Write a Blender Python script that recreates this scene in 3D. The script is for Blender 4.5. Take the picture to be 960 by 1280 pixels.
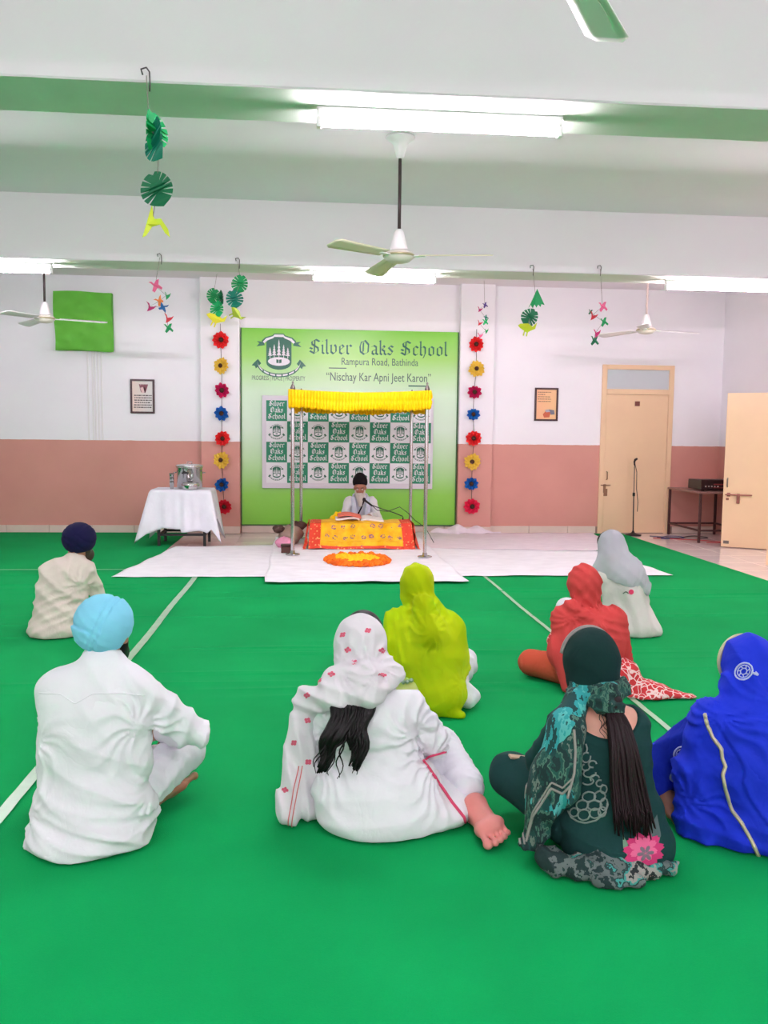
import bpy, bmesh, math, random
import numpy as np
from mathutils import Vector, Matrix
random.seed(7); RNG = np.random.default_rng(11)
PI = math.pi
for o in list(bpy.data.objects): bpy.data.objects.remove(o)
SC = bpy.context.scene
COL = SC.collection

# ---------------------------------------------------------------- camera
CAM_H = 1.47
def make_camera():
    f, pit, yaw, rol = 1075.46, 0.090512, 0.084509, 0.01118
    fw = Vector((math.sin(yaw)*math.cos(pit), math.cos(yaw)*math.cos(pit), -math.sin(pit)))
    rt = Vector((math.cos(yaw), -math.sin(yaw), 0)); up = rt.cross(fw)
    r2 = rt*math.cos(rol)+up*math.sin(rol); u2 = -rt*math.sin(rol)+up*math.cos(rol)
    cd = bpy.data.cameras.new('camera'); co = bpy.data.objects.new('camera', cd); COL.objects.link(co)
    m = Matrix((r2, u2, -fw)).transposed().to_4x4(); m.translation = (0, 0, CAM_H)
    co.matrix_world = m
    cd.sensor_fit = 'VERTICAL'; cd.sensor_height = 36; cd.sensor_width = 27
    cd.lens = f*36/1280; cd.clip_start = .05; cd.clip_end = 100
    SC.camera = co
make_camera()

# ---------------------------------------------------------------- world, exposure
wd = bpy.data.worlds.new('world'); SC.world = wd; wd.use_nodes = True
wd.node_tree.nodes['Background'].inputs[0].default_value = (.9, .95, 1, 1)
wd.node_tree.nodes['Background'].inputs[1].default_value = .6
SC.view_settings.view_transform = 'Standard'; SC.view_settings.look = 'None'
SC.view_settings.gamma = 1; SC.view_settings.use_curve_mapping = False
SC.view_settings.exposure = 1.30
TUBE_POWER = 100.0
FILL_POWER = 14.0

# ---------------------------------------------------------------- helpers
def lin(c):
    c = c/255.0
    return c/12.92 if c <= .04045 else ((c+.055)/1.055)**2.4
def rgb(*c): return (lin(c[0]), lin(c[1]), lin(c[2]), 1)
class NT:
    def __init__(s, name):
        s.m = bpy.data.materials.new(name); s.m.use_nodes = True
        s.t = s.m.node_tree; s.p = s.t.nodes['Principled BSDF']; s.out = s.t.nodes['Material Output']
    def n(s, typ, **kw):
        x = s.t.nodes.new(typ)
        for k, v in kw.items():
            if k.startswith('i_'):
                key = k[2:]; key = int(key) if key.isdigit() else key
                x.inputs[key].default_value = v
            else: setattr(x, k, v)
        return x
    def l(s, a, b): s.t.links.new(a, b)
    def coord(s, kind='Object', scale=(1, 1, 1), rot=(0, 0, 0)):
        tc = s.n('ShaderNodeTexCoord'); mp = s.n('ShaderNodeMapping')
        mp.inputs['Scale'].default_value = scale; mp.inputs['Rotation'].default_value = rot
        s.l(tc.outputs[kind], mp.inputs['Vector']); return mp.outputs[0]
    def ramp(s, fac, stops, interp='LINEAR'):
        r = s.n('ShaderNodeValToRGB'); r.color_ramp.interpolation = interp
        els = r.color_ramp.elements
        while len(els) < len(stops): els.new(.5)
        for e, (p, c) in zip(els, stops): e.position = p; e.color = c
        s.l(fac, r.inputs[0]); return r.outputs[0]
    def math(s, op, a, b=None, c=None):
        x = s.n('ShaderNodeMath', operation=op)
        for i, v in enumerate((a, b, c)):
            if v is None: continue
            if isinstance(v, (int, float)): x.inputs[i].default_value = v
            else: s.l(v, x.inputs[i])
        return x.outputs[0]
    def mix(s, fac, a, b):
        x = s.n('ShaderNodeMix', data_type='RGBA')
        for i, v in ((0, fac), (6, a), (7, b)):
            if isinstance(v, (int, float, tuple)): x.inputs[i].default_value = v
            else: s.l(v, x.inputs[i])
        return x.outputs[2]
    def noise(s, vec, scale, detail=3, rough=.5):
        x = s.n('ShaderNodeTexNoise'); x.inputs['Scale'].default_value = scale
        x.inputs['Detail'].default_value = detail; x.inputs['Roughness'].default_value = rough
        s.l(vec, x.inputs['Vector']); return x.outputs['Fac']
    def bump(s, h, strength=.3, dist=.01):
        b = s.n('ShaderNodeBump'); b.inputs['Strength'].default_value = strength; b.inputs['Distance'].default_value = dist
        s.l(h, b.inputs['Height']); s.l(b.outputs[0], s.p.inputs['Normal'])
def vary(c, f): return tuple(min(1, x*f) for x in c[:3])+(1,)
MATS = {}
def mat(name, col, rough=.6, metal=0, noise=None, bump=None, spec=None, emit=None, coat=0, coord='Object', stretch=(1, 1, 1)):
    if name in MATS: return MATS[name]
    t = NT(name); c = rgb(*col); t.p.inputs['Base Color'].default_value = c
    t.p.inputs['Roughness'].default_value = rough; t.p.inputs['Metallic'].default_value = metal
    if spec is not None: t.p.inputs['Specular IOR Level'].default_value = spec
    if coat: t.p.inputs['Coat Weight'].default_value = coat; t.p.inputs['Coat Roughness'].default_value = .15
    if noise or bump: v = t.coord(coord, stretch)
    if noise:
        f = t.noise(v, noise[0], 4)
        t.l(t.ramp(f, [(.3, vary(c, 1-noise[1])), (.7, vary(c, 1+noise[1]))]), t.p.inputs['Base Color'])
    if bump: t.bump(t.noise(v, bump[0], 4), bump[1], bump[2])
    if emit:
        t.p.inputs['Emission Color'].default_value = rgb(*emit[0]); t.p.inputs['Emission Strength'].default_value = emit[1]
    MATS[name] = t.m; return t.m
def cloth(name, col, sheer=0, wrinkle=.35, scale=14, rough=.9, stretch=(1, 1, .8)):
    if name in MATS: return MATS[name]
    t = NT(name); c = rgb(*col)
    v = t.coord('Object', stretch)
    t.p.inputs['Roughness'].default_value = rough; t.p.inputs['Specular IOR Level'].default_value = .2
    t.l(t.ramp(t.noise(v, 5, 3), [(.3, vary(c, .95)), (.7, vary(c, 1.04))]), t.p.inputs['Base Color'])
    nd = t.n('ShaderNodeTexNoise'); nd.inputs['Scale'].default_value = scale*.55; nd.inputs['Detail'].default_value = 3; nd.inputs['Distortion'].default_value = 1.1; t.l(v, nd.inputs['Vector'])
    rg = t.math('POWER', t.math('ABSOLUTE', t.math('MULTIPLY', t.math('SUBTRACT', nd.outputs['Fac'], .5), 2)), .6)
    w = t.math('ADD', t.math('MULTIPLY', t.noise(v, scale, 3, .55), .6), t.math('MULTIPLY', rg, .3)); fine = t.noise(t.coord('Object'), 420, 1)
    t.bump(t.math('ADD', w, t.math('MULTIPLY', fine, .04)), wrinkle, .016)
    if sheer:
        tr = t.n('ShaderNodeBsdfTransparent'); tr.inputs[0].default_value = tuple(min(1, .35+x) for x in c[:3])+(1,)
        ms = t.n('ShaderNodeMixShader'); ms.inputs[0].default_value = sheer
        t.l(t.p.outputs[0], ms.inputs[1]); t.l(tr.outputs[0], ms.inputs[2]); t.l(ms.outputs[0], t.out.inputs[0])
    MATS[name] = t.m; return t.m

class MB:
    """collects geometry for ONE mesh object"""
    def __init__(s): s.v = []; s.f = []
    def add(s, vs, fs):
        o = len(s.v); s.v += [tuple(p) for p in vs]; s.f += [tuple(i+o for i in f) for f in fs]; return s
    def box(s, x0, x1, y0, y1, z0, z1):
        vs = [(x, y, z) for z in (z0, z1) for y in (y0, y1) for x in (x0, x1)]
        return s.add(vs, [(0, 2, 3, 1), (4, 5, 7, 6), (0, 1, 5, 4), (2, 6, 7, 3), (0, 4, 6, 2), (1, 3, 7, 5)])
    def bbox(s, x0, x1, y0, y1, z0, z1, b=.004):
        bm = bmesh.new(); bmesh.ops.create_cube(bm, size=1)
        for v in bm.verts: v.co = Vector(((x0+x1)/2+v.co.x*(x1-x0), (y0+y1)/2+v.co.y*(y1-y0), (z0+z1)/2+v.co.z*(z1-z0)))
        bmesh.ops.bevel(bm, geom=list(bm.edges), offset=b, segments=1, affect='EDGES')
        bm.verts.index_update()
        s.add([v.co[:] for v in bm.verts], [[v.index for v in f.verts] for f in bm.faces]); bm.free(); return s
    def tube(s, pts, r, n=8, cap=True, flat=None):
        pts = [Vector(p) for p in pts]; N = len(pts)
        rs = r if hasattr(r, '__len__') else [r]*N
        T = []
        for i in range(N):
            d = pts[min(i+1, N-1)]-pts[max(i-1, 0)]
            T.append(d.normalized() if d.length > 1e-9 else Vector((0, 0, 1)))
        u = T[0].cross(Vector((0, 0, 1)) if abs(T[0].z) < .9 else Vector((1, 0, 0))).normalized()
        vs = []
        for i in range(N):
            u = (u-T[i]*u.dot(T[i])).normalized(); w = T[i].cross(u)
            for k in range(n):
                a = 2*PI*k/n; vs.append(pts[i]+u*math.cos(a)*rs[i]+w*math.sin(a)*rs[i]*(flat or 1))
        fs = [(i*n+k, i*n+(k+1) % n, (i+1)*n+(k+1) % n, (i+1)*n+k) for i in range(N-1) for k in range(n)]
        if cap: fs += [tuple(range(n-1, -1, -1)), tuple((N-1)*n+k for k in range(n))]
        return s.add(vs, fs)
    def lathe(s, prof, n=24, c=(0, 0, 0)):
        vs = []
        for r, z in prof:
            for k in range(n):
                a = 2*PI*k/n; vs.append((c[0]+r*math.cos(a), c[1]+r*math.sin(a), c[2]+z))
        N = len(prof)
        fs = [(i*n+k, i*n+(k+1) % n, (i+1)*n+(k+1) % n, (i+1)*n+k) for i in range(N-1) for k in range(n)]
        fs += [tuple(range(n-1, -1, -1)), tuple((N-1)*n+k for k in range(n))]
        return s.add(vs, fs)
    def grid(s, fn, nu, nv, thick=None):
        vs = [fn(i/nu, j/nv) for i in range(nu+1) for j in range(nv+1)]
        fs = [(i*(nv+1)+j, (i+1)*(nv+1)+j, (i+1)*(nv+1)+j+1, i*(nv+1)+j+1) for i in range(nu) for j in range(nv)]
        return s.add(vs, fs)
    def poly(s, pts, y0, y1):
        """polygon in x,z extruded along y (wall print / cut-outs)"""
        n = len(pts)
        vs = [(x, y0, z) for x, z in pts]+[(x, y1, z) for x, z in pts]
        fs = [tuple(range(n)), tuple(range(2*n-1, n-1, -1))]+[(i, (i+1) % n, n+(i+1) % n, n+i) for i in range(n)]
        return s.add(vs, fs)
    def obj(s, name, m, parent=None, smooth=False, loc=None):
        me = bpy.data.meshes.new(name); me.from_pydata(s.v, [], s.f); me.update()
        return link(name, me, m, parent, smooth, loc)
def link(name, me, m, parent=None, smooth=False, loc=None):
    if m is not None and not me.materials: me.materials.append(m)
    if smooth: me.polygons.foreach_set('use_smooth', [True]*len(me.polygons))
    o = bpy.data.objects.new(name, me); COL.objects.link(o)
    if parent is not None: o.parent = parent
    if loc is not None: o.location = loc
    return o
def empty(name, loc=(0, 0, 0), rz=0):
    o = bpy.data.objects.new(name, None); COL.objects.link(o); o.location = loc; o.rotation_euler = (0, 0, rz)
    o.empty_display_size = .1; return o
def tag(o, label=None, cat=None, group=None, kind=None):
    if label: o['label'] = label
    if cat: o['category'] = cat
    if group: o['group'] = group
    if kind: o['kind'] = kind
    return o
def copy_tree(o, parent=None):
    c = o.copy(); COL.objects.link(c)
    if parent is not None: c.parent = parent
    for ch in o.children: copy_tree(ch, c)
    return c
def solidify(o, t, off=0):
    md = o.modifiers.new('s', 'SOLIDIFY'); md.thickness = t; md.offset = off; return o

# ---------------------------------------------------------------- room: dimensions in metres
XL, XR, YB, YF, ZC = -6.2, 6.2, 12.70, -4.6, 3.65
DADO = 1.335
def wall_mat():
    t = NT('painted_wall'); g = t.n('ShaderNodeNewGeometry'); sp = t.n('ShaderNodeSeparateXYZ'); t.l(g.outputs['Position'], sp.inputs[0])
    nz = t.noise(g.outputs['Position'], 1.2, 5)
    up = t.ramp(nz, [(.3, rgb(244, 244, 247)), (.7, rgb(250, 250, 252))])
    lo = t.ramp(nz, [(.3, rgb(208, 148, 135)), (.7, rgb(217, 157, 143))])
    edge = t.math('ADD', sp.outputs[2], t.math('MULTIPLY', t.math('SUBTRACT', t.noise(g.outputs['Position'], 9, 3), .5), .012))
    t.l(t.mix(t.math('GREATER_THAN', edge, DADO), lo, up), t.p.inputs['Base Color'])
    t.p.inputs['Roughness'].default_value = .45; t.p.inputs['Specular IOR Level'].default_value = .35
    t.bump(t.noise(g.outputs['Position'], 7, 5), .12, .02)
    return t.m
M_WALL = wall_mat()
M_CEIL = mat('ceiling_paint', (242, 236, 240), .8, noise=(.8, .02), bump=(3, .15, .02))
M_SOFF = mat('pale_green_paint', (222, 228, 216), .7, noise=(2, .05), bump=(9, .2, .01))
M_TILE = mat('glossy_floor_tile', (236, 220, 216), .14, noise=(3, .05))
M_SKIRT = mat('cream_skirting_tile', (228, 210, 196), .3, noise=(4, .05))
M_CREAM = mat('cream_door_paint', (240, 208, 168), .38, noise=(1.5, .035), bump=(5, .05, .01))
M_BLACK = mat('black_metal', (24, 22, 24), .45)
M_STEEL = mat('polished_steel', (205, 203, 205), .2, 1.0)
M_WHITEP = mat('white_plastic', (238, 238, 236), .4)

def S(name, mb, m, label=None, parent=None):
    o = mb.obj(name, m, parent)
    if parent is None: tag(o, label, kind='structure')
    return o
floor = S('floor', MB().box(XL, XR, YF, YB, -.12, -.004), mat('floor_grout', (176, 160, 154), .7), 'glossy pale pink floor of large square tiles')
# floor tiles where the floor is bare (right of the carpet, and behind the white sheets)
tile_me = MB().bbox(-.297, .297, -.297, .297, -.012, 0, .003); _t0 = None
def floor_tile(cx, cy):
    global _t0
    if _t0 is None: _t0 = tile_me.obj('tile', M_TILE, floor, loc=(cx, cy, 0)); return
    c = _t0.copy(); COL.objects.link(c); c.location = (cx, cy, 0)
for i in range(3):
    for j in range(9): floor_tile(4.90+.6*i, 12.40-.6*j)
for i in range(11):
    for j in range(4): floor_tile(-1.90+.6*i, 12.40-.6*j)
wb = S('wall_back', MB().box(XL-.2, XR+.2, YB, YB+.2, -.1, ZC+.2), M_WALL, 'far wall painted white above a dusty pink dado')
for x0, x1 in ((-1.585, -1.03), (2.155, 2.66)):
    MB().bbox(x0, x1, YB-.13, YB+.02, 0, ZC+.01, .006).obj('pilaster', M_WALL, wb)
wl = S('wall_left', MB().box(XL-.2, XL, YF-.2, YB, -.1, ZC+.2), M_WALL)
# right wall with the opening of the double door (y 9.3 .. 10.5)
S('wall_right', MB().box(XR, XR+.2, YF-.2, 8.75, -.1, ZC+.2).box(XR, XR+.2, 10.75, YB, -.1, ZC+.2).box(XR, XR+.2, 8.75, 10.75, 2.2, ZC+.2), M_WALL, 'right wall painted white above a pink dado')
wr = MB().box(XL-.2, XR+.2, YF-.2, YF, -.1, .9).box(XL-.2, XR+.2, YF-.2, YF, 2.5, ZC+.2)
WX = (-3.8, 0.0, 3.8)
for x0, x1 in ((XL-.2, -5.1), (-2.5, -1.3), (1.3, 2.5), (5.1, XR+.2)): wr.box(x0, x1, YF-.2, YF, .9, 2.5)
S('wall_rear', wr, M_WALL)
for i, x in enumerate(WX):  # unseen windows, added to bring fill light from behind the camera
    w_ = tag(empty('window_%d' % (i+1), (x, YF-.1, 1.7)), 'unseen opening added behind the camera to let in fill light', kind='structure')
    f_ = MB()
    for a in ((-1.3, -1.24, -.8, .8), (1.24, 1.3, -.8, .8), (-.03, .03, -.8, .8), (-1.3, 1.3, -.8, -.74), (-1.3, 1.3, .74, .8)): f_.bbox(a[0], a[1], -.03, .03, a[2], a[3], .004)
    f_.obj('window_frame', M_WHITEP, w_)
    ld = bpy.data.lights.new('fill_light', 'AREA'); ld.shape = 'RECTANGLE'; ld.size = 2.5; ld.size_y = 1.5; ld.energy = FILL_POWER; ld.color = (1, .88, .97)  # added area light in each opening, brightens the near part of the hall
    lo_ = bpy.data.objects.new('fill_light', ld); COL.objects.link(lo_); lo_.location = (x, YF-.15, 1.7); lo_.rotation_euler = (PI/2, 0, 0)
# ceiling with beams
ceil = S('ceiling', MB().box(XL-.2, XR+.2, YF-.2, YB+.2, ZC, ZC+.15), M_CEIL, 'pale painted concrete ceiling crossed by deep beams')
BEAMS = [(-4.27, -3.84), (-.05, .38), (4.16, 4.60), (8.41, 8.84)]
ZB = 3.056
for y0, y1 in BEAMS:
    b = MB().bbox(XL, XR, y0, y1, ZB, ZC+.01, .008).obj('beam', M_CEIL, ceil)
    def so(u, v, y0=y0, y1=y1):
        x = XL+(XR-XL)*u; j = .012*math.sin(x*9.1+y0)*math.sin(x*3.7)+.006*math.sin(x*31)
        return (x, y0+.004+(y1-y0-.012)*v+(j if v < .5 else j*.5)*(1 if 0 < v < 1 else .6)*.6, ZB-.0015)
    MB().grid(so, 160, 2).obj('beam_soffit', M_SOFF, b)

# skirting tiles along the back wall
bb = tag(MB().box(XL, XR, YB-.008, YB, 0, .104).obj('baseboard_back', mat('skirting_grout', (150, 128, 116), .8)), 'low skirting of cream tiles along the far wall', kind='structure')
def skirt(x0, x1, y):
    x = x0
    while x < x1-.02:
        e = min(x+.6, x1)
        MB().bbox(x+.003, e-.003, y-.014, y+.004, .004, .108, .002).obj('tile', M_SKIRT, bb); x = e
skirt(XL+.04, -1.59, YB-.008); skirt(2.67, 4.30, YB-.008); skirt(5.5, 6.18, YB-.008); skirt(-1.02, 2.15, YB-.008)
skirt(-1.585, -1.03, YB-.135); skirt(2.155, 2.66, YB-.135)

# ---------------------------------------------------------------- tube lights
M_TUBE = mat('glowing_tube', (255, 255, 255), .4, emit=((252, 234, 252), TUBE_POWER))
M_TUBEF = mat('glowing_tube_far', (255, 255, 255), .4, emit=((252, 236, 254), TUBE_POWER*1.3))
M_TUBEW = mat('glowing_tube_warm', (255, 255, 255), .4, emit=((255, 228, 244), TUBE_POWER*1.3))
def tube_light(x, y, label, m=None):
    r = tag(empty('tube_light', (x, y, ZB)), label, 'light', 'ceiling tube lights')
    MB().bbox(-.61, .61, -.02, .02, -.05, -.002, .004).obj('batten', M_WHITEP, r)
    for s in (-1, 1): MB().bbox(s*.6-.012, s*.6+.012, -.018, .018, -.10, -.048, .003).obj('end_cap', M_WHITEP, r)
    MB().tube([(-.585, 0, -.08), (.585, 0, -.08)], .015, 8).obj('tube', m or M_TUBE, r, True)
    return r
tube_light(.63, 4.37, 'bright tube light under the nearest beam, above the large ceiling fan')
tube_light(.61, 8.62, 'middle tube light under the far beam behind the large ceiling fan', M_TUBEF)
tube_light(-3.08, 8.34+.28, 'far tube light at the left edge of the picture', M_TUBEF)
tube_light(4.17, 8.62, 'far tube light on the right above the doors', M_TUBEW)
for yy in (4.37, .17, -4.0):
    for xx in (-3.1, 4.2) if yy == 4.37 else (-3.1, .6, 4.2):
        tube_light(xx, yy, 'tube light on a beam outside the picture')

# ---------------------------------------------------------------- doors
def door1():
    y = YB
    d = tag(empty('door_1', (4.885, y, 0)), 'closed cream door with a glass pane above it', kind='structure')
    w = .555
    fr = MB()
    fr.bbox(-w, -w+.075, -.03, .02, 0, 2.54, .004).bbox(w-.075, w, -.03, .02, 0, 2.54, .004)
    fr.bbox(-w+.075, w-.075, -.03, .02, 2.47, 2.54, .004).bbox(-w+.075, w-.075, -.03, .02, 2.10, 2.18, .004)
    fr.obj('frame', M_CREAM, d)
    lf = MB().bbox(-w+.077, w-.077, -.018, .015, .01, 2.098, .003).obj('leaf', M_CREAM, d)
    MB().bbox(-w+.07, w-.07, -.004, .01, 2.17, 2.48, .002).obj('pane', mat('frosted_pane', (196, 206, 208), .12, spec=.8), d)
    MB().bbox(-.04, .035, -.026, -.016, 1.93, 2.0, .002).obj('number_plate', mat('brown_plate', (120, 66, 52), .5), lf)
    m = mat('brass_dull', (150, 116, 92), .4, .7)
    h = MB().tube([(-.44, -.02, .82), (-.44, -.055, .83), (-.44, -.055, .93), (-.44, -.02, .94)], .008).obj('handle', m, lf, True)
    b = MB().tube([(-.53, -.035, .735), (-.38, -.035, .735)], .008); b.bbox(-.49, -.45, -.035, -.018, .62, .75, .003); b.obj('bolt', m, lf)
    p = MB().box(-.5, -.42, -.023, -.017, .57, .68).obj('lock_plate', m, lf)
    return d
door1()
def leaf(parent, m):
    lf = MB().bbox(0, .97, -.018, .018, .012, 2.06, .003).obj('leaf', M_CREAM, parent)
    return lf
d2 = tag(empty('door_2', (XR, 9.75, 0)), 'open cream double door in the right wall', kind='structure')
fr = MB().bbox(-.03, .1, 8.7-9.75, 8.8-9.75, 0, 2.2, .004).bbox(-.03, .1, 10.70-9.75, 10.8-9.75, 0, 2.2, .004).bbox(-.03, .1, 8.8-9.75, 10.7-9.75, 2.1, 2.2, .004)
fr.obj('frame', M_CREAM, d2)
# far leaf: hinge (6.2,10.62) swings to its free edge at (5.50,11.1)
lf = leaf(d2, None); lf.location = (-.70, 1.34, 0); lf.rotation_euler = (0, 0, math.atan2(-.43, .72))
m = mat('brown_iron', (150, 96, 84), .45, .6)
MB().tube([(.03, -.045, .715), (.36, -.045, .715)], .009).bbox(.17, .21, -.05, -.016, .6, .73, .003).bbox(.05, .09, -.03, -.016, .69, .74, .002).obj('bolt', m, lf)
MB().tube([(.05, -.02, .82), (.05, -.06, .83), (.05, -.06, .92), (.05, -.02, .93)], .009).obj('handle', mat('grey_iron', (120, 112, 104), .4, .7), lf, True)
MB().bbox(.04, .075, -.03, -.016, .64, .67, .002).obj('lock', m, lf)
MB().bbox(.03, .1, -.026, -.016, .055, .095, .002).obj('stopper', mat('grey_iron', (120, 112, 104), .4, .7), lf)
# near leaf, edge on at the picture's right border
lf = leaf(d2, None); lf.location = (-.96, -.30, 0); lf.rotation_euler = (0, 0, math.atan2(-.60, .93))

# ---------------------------------------------------------------- carpets, tape, sheets
def carpet_mat():
    t = NT('green_carpet'); g = t.n('ShaderNodeNewGeometry'); P = g.outputs['Position']
    a = t.noise(P, 1.3, 4); b = t.noise(P, 260, 2)
    c = t.ramp(a, [(.3, rgb(6, 150, 78)), (.7, rgb(10, 163, 86))])
    c2 = t.mix(t.math('MULTIPLY', b, .5), c, rgb(6, 140, 72))
    t.l(c2, t.p.inputs['Base Color']); t.p.inputs['Roughness'].default_value = .95
    t.p.inputs['Specular IOR Level'].default_value = .1
    t.bump(b, .35, .004); return t.m
M_CARPET = carpet_mat()
rip = [(RNG.uniform(-5, 5), RNG.uniform(4.6, 9.0), RNG.uniform(.5, 1.6), RNG.uniform(.005, .012), RNG.uniform(-.04, .04)) for _ in range(46)]
def carpet(name, x0, x1, y0, y1, label, z=.006):
    nx = max(2, int((x1-x0)/.2)); ny = max(2, int((y1-y0)/.035))
    U, V = np.meshgrid(np.linspace(x0, x1, nx+1), np.linspace(y0, y1, ny+1), indexing='ij')
    Z = np.full_like(U, z)
    for rx, ry, rl, ra, sl in rip:
        if x0-1 < rx < x1+1: Z += ra*np.exp(-((U-rx)/rl)**2)*np.exp(-((V-ry-sl*(U-rx))/.03)**2)
    vs = np.stack([U, V, Z], -1).reshape(-1, 3).tolist()
    mb = MB(); mb.add(vs, [(i*(ny+1)+j, (i+1)*(ny+1)+j, (i+1)*(ny+1)+j+1, i*(ny+1)+j+1) for i in range(nx) for j in range(ny)])
    mb.box(x0, x1, y0, y1, -.001, z-.002)
    o = mb.obj(name, M_CARPET, None, False)
    return tag(o, label, 'carpet', 'green carpets')
carpet('carpet', XL+.02, -1.17, YF+.1, 9.20, 'green carpet on the left of the left white tape line')
carpet('carpet', -1.165, 1.785, YF+.1, 9.0, 'green carpet in the middle between the two white tape lines')
carpet('carpet', 1.79, 4.70, YF+.1, 12.62, 'green carpet on the right reaching the closed door')
carpet('carpet', XL+.02, -1.80, 9.21, 12.66, 'green carpet piece along the far wall behind the man in cream')
M_TAPE = mat('clear_white_tape', (158, 198, 162), .3, noise=(12, .06))
for x, w, y0, y1, lb in ((-1.168, .052, YF+.2, 8.78, 'pale tape stripe on the carpet on the left'), (1.788, .032, YF+.2, 8.75, 'pale tape stripe on the carpet on the right')):
    def tp(u, v): return (x+(u-.5)*w+.004*math.sin(v*41), y0+(y1-y0)*v, .0128+.0012*math.sin(v*300))
    tag(MB().grid(tp, 2, 120).obj('floor_tape', M_TAPE), lb, 'tape')
def tp(u, v): return (XL+.1+(4.2)*v, 9.205+(u-.5)*.03, .0125)
tag(MB().grid(tp, 2, 60).obj('floor_tape', mat('green_grey_tape', (120, 190, 140), .4)), 'thin pale tape across the carpet seam behind the man in cream', 'tape')

def wrnoise(x, y, s, a):
    return a*(math.sin(x*5.1*s+2*math.sin(y*3.3*s+1))*math.sin(y*4.3*s+1.7*math.sin(x*2.9*s))+.6*abs(math.sin(x*9*s+y*7*s+2*math.sin(y*2*s))))
def sheet(name, corners, z, label, m, amp=.004, nu=60, nv=40, seed=0):
    A, B, C, D_ = [Vector((*c, 0)) for c in corners]
    def fn(u, v):
        p = A.lerp(B, u).lerp(D_.lerp(C, u), v)
        e = .012*math.sin(u*23+seed)+.008*math.sin(u*51)
        x, y = p.x+.01*math.sin(v*19+seed), p.y+(e if v in (0, 1) else e*.6)*.7
        return (x, y, z+abs(wrnoise(x+seed, y, 1, amp)))
    o = MB().grid(fn, nu, nv).obj(name, m, None, True); solidify(o, .0015, 1)
    return tag(o, label, 'cloth', 'white floor sheets')
M_SHEET = cloth('white_sheet', (246, 246, 250), wrinkle=.5, scale=5, stretch=(1, 1.6, 1))
M_SHEETP = cloth('pinkish_sheet', (238, 228, 234), wrinkle=.5, scale=5, stretch=(1, 1.6, 1))
sheet('floor_sheet', ((-2.0, 8.70), (.2, 8.70), (.2, 11.3), (-1.72, 11.0)), .014, 'white floor sheet on the left below the steel pot table', M_SHEET, seed=1)
sheet('floor_sheet', ((.9, 8.70), (3.82, 8.70), (3.55, 11.4), (.9, 11.4)), .016, 'white floor sheet on the right in front of the closed door', M_SHEET, seed=4)
sheet('floor_sheet', ((.6, 10.9), (4.0, 10.5), (4.18, 12.45), (1.2, 12.6)), .022, 'pinkish white floor sheet against the far wall right of the canopy', M_SHEETP, amp=.009, seed=7)
sheet('floor_sheet', ((-.45, 8.29), (1.55, 8.29), (1.50, 11.95), (-.50, 11.95)), .030, 'white floor sheet under the canopy and the marigold ring', M_SHEET, seed=9)
def hp(u, v):
    x = 1.75+1.05*u; a = v*PI
    r = .09*math.sin(PI*min(1, u*1.15))**.6*(1+.35*math.sin(u*21))+.01
    return (x, 12.49-r*.9*math.cos(a)+.02*math.sin(u*13), .024+r*.95*math.sin(a)+.012*math.sin(a*5+u*17))
tag(MB().grid(hp, 60, 18).obj('bunched_cloth', M_SHEETP, None, True), 'bunched end of pinkish sheet against the foot of the far wall', 'cloth')

# ---------------------------------------------------------------- lettering
def _m(x, top=1.0):
    return [[(x-.13, top-.13), (x+.02, top)], [(x, top-.06), (x, .13)], [(x-.02, .13), (x+.14, 0)]]
GL = {
 'i': (.42, _m(.18)+[[(.16, 1.34), (.22, 1.40)]]), 'l': (.42, _m(.18, 1.6)),
 'v': (.86, [[(.08, .88), (.22, 1)], [(.2, .95), (.2, .2), (.42, 0), (.68, .25), (.68, .8), (.55, 1)]]),
 'e': (.76, [[(.2, .85), (.2, .15), (.4, 0), (.66, .18)], [(.2, .85), (.42, 1), (.6, .8), (.24, .48)]]),
 'r': (.68, _m(.18)+[[(.2, .82), (.46, 1), (.6, .86)]]),
 'a': (.82, [[(.12, .86), (.36, 1), (.58, .84), (.58, .12), (.74, 0)], [(.58, .56), (.2, .4), (.18, .14), (.34, 0), (.58, .2)]]),
 'k': (.82, _m(.18, 1.6)+[[(.22, .62), (.5, 1), (.62, .86), (.3, .56)], [(.34, .58), (.58, .4), (.58, .12), (.74, 0)]]),
 's': (.76, [[(.62, .86), (.4, 1), (.18, .8), (.58, .34), (.38, 0), (.1, .14)]]),
 'c': (.72, [[(.62, .84), (.42, 1), (.2, .82), (.2, .15), (.42, 0), (.64, .18)]]),
 'h': (.84, _m(.18, 1.6)+[[(.2, .82), (.46, 1), (.64, .84), (.64, .2), (.46, -.28)]]),
 'o': (.84, [[(.2, .84), (.2, .15), (.42, 0), (.64, .15), (.64, .84), (.42, 1), (.2, .84)]]),
 'S': (1.14, [[(1.0, 1.34), (.66, 1.55), (.26, 1.3), (.3, 1.0), (.86, .62), (.9, .26), (.5, 0), (.08, .26)], [(.56, 1.5), (.5, .12)], [(.08, .62), (.3, .5)]]),
 'O': (1.2, [[(.3, 1.4), (.16, .9), (.2, .3), (.56, 0), (.96, .25), (1.0, 1.1), (.64, 1.55), (.3, 1.3)], [(.5, 1.3), (.46, .3)]]),
 ' ': (.62, [])}
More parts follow.
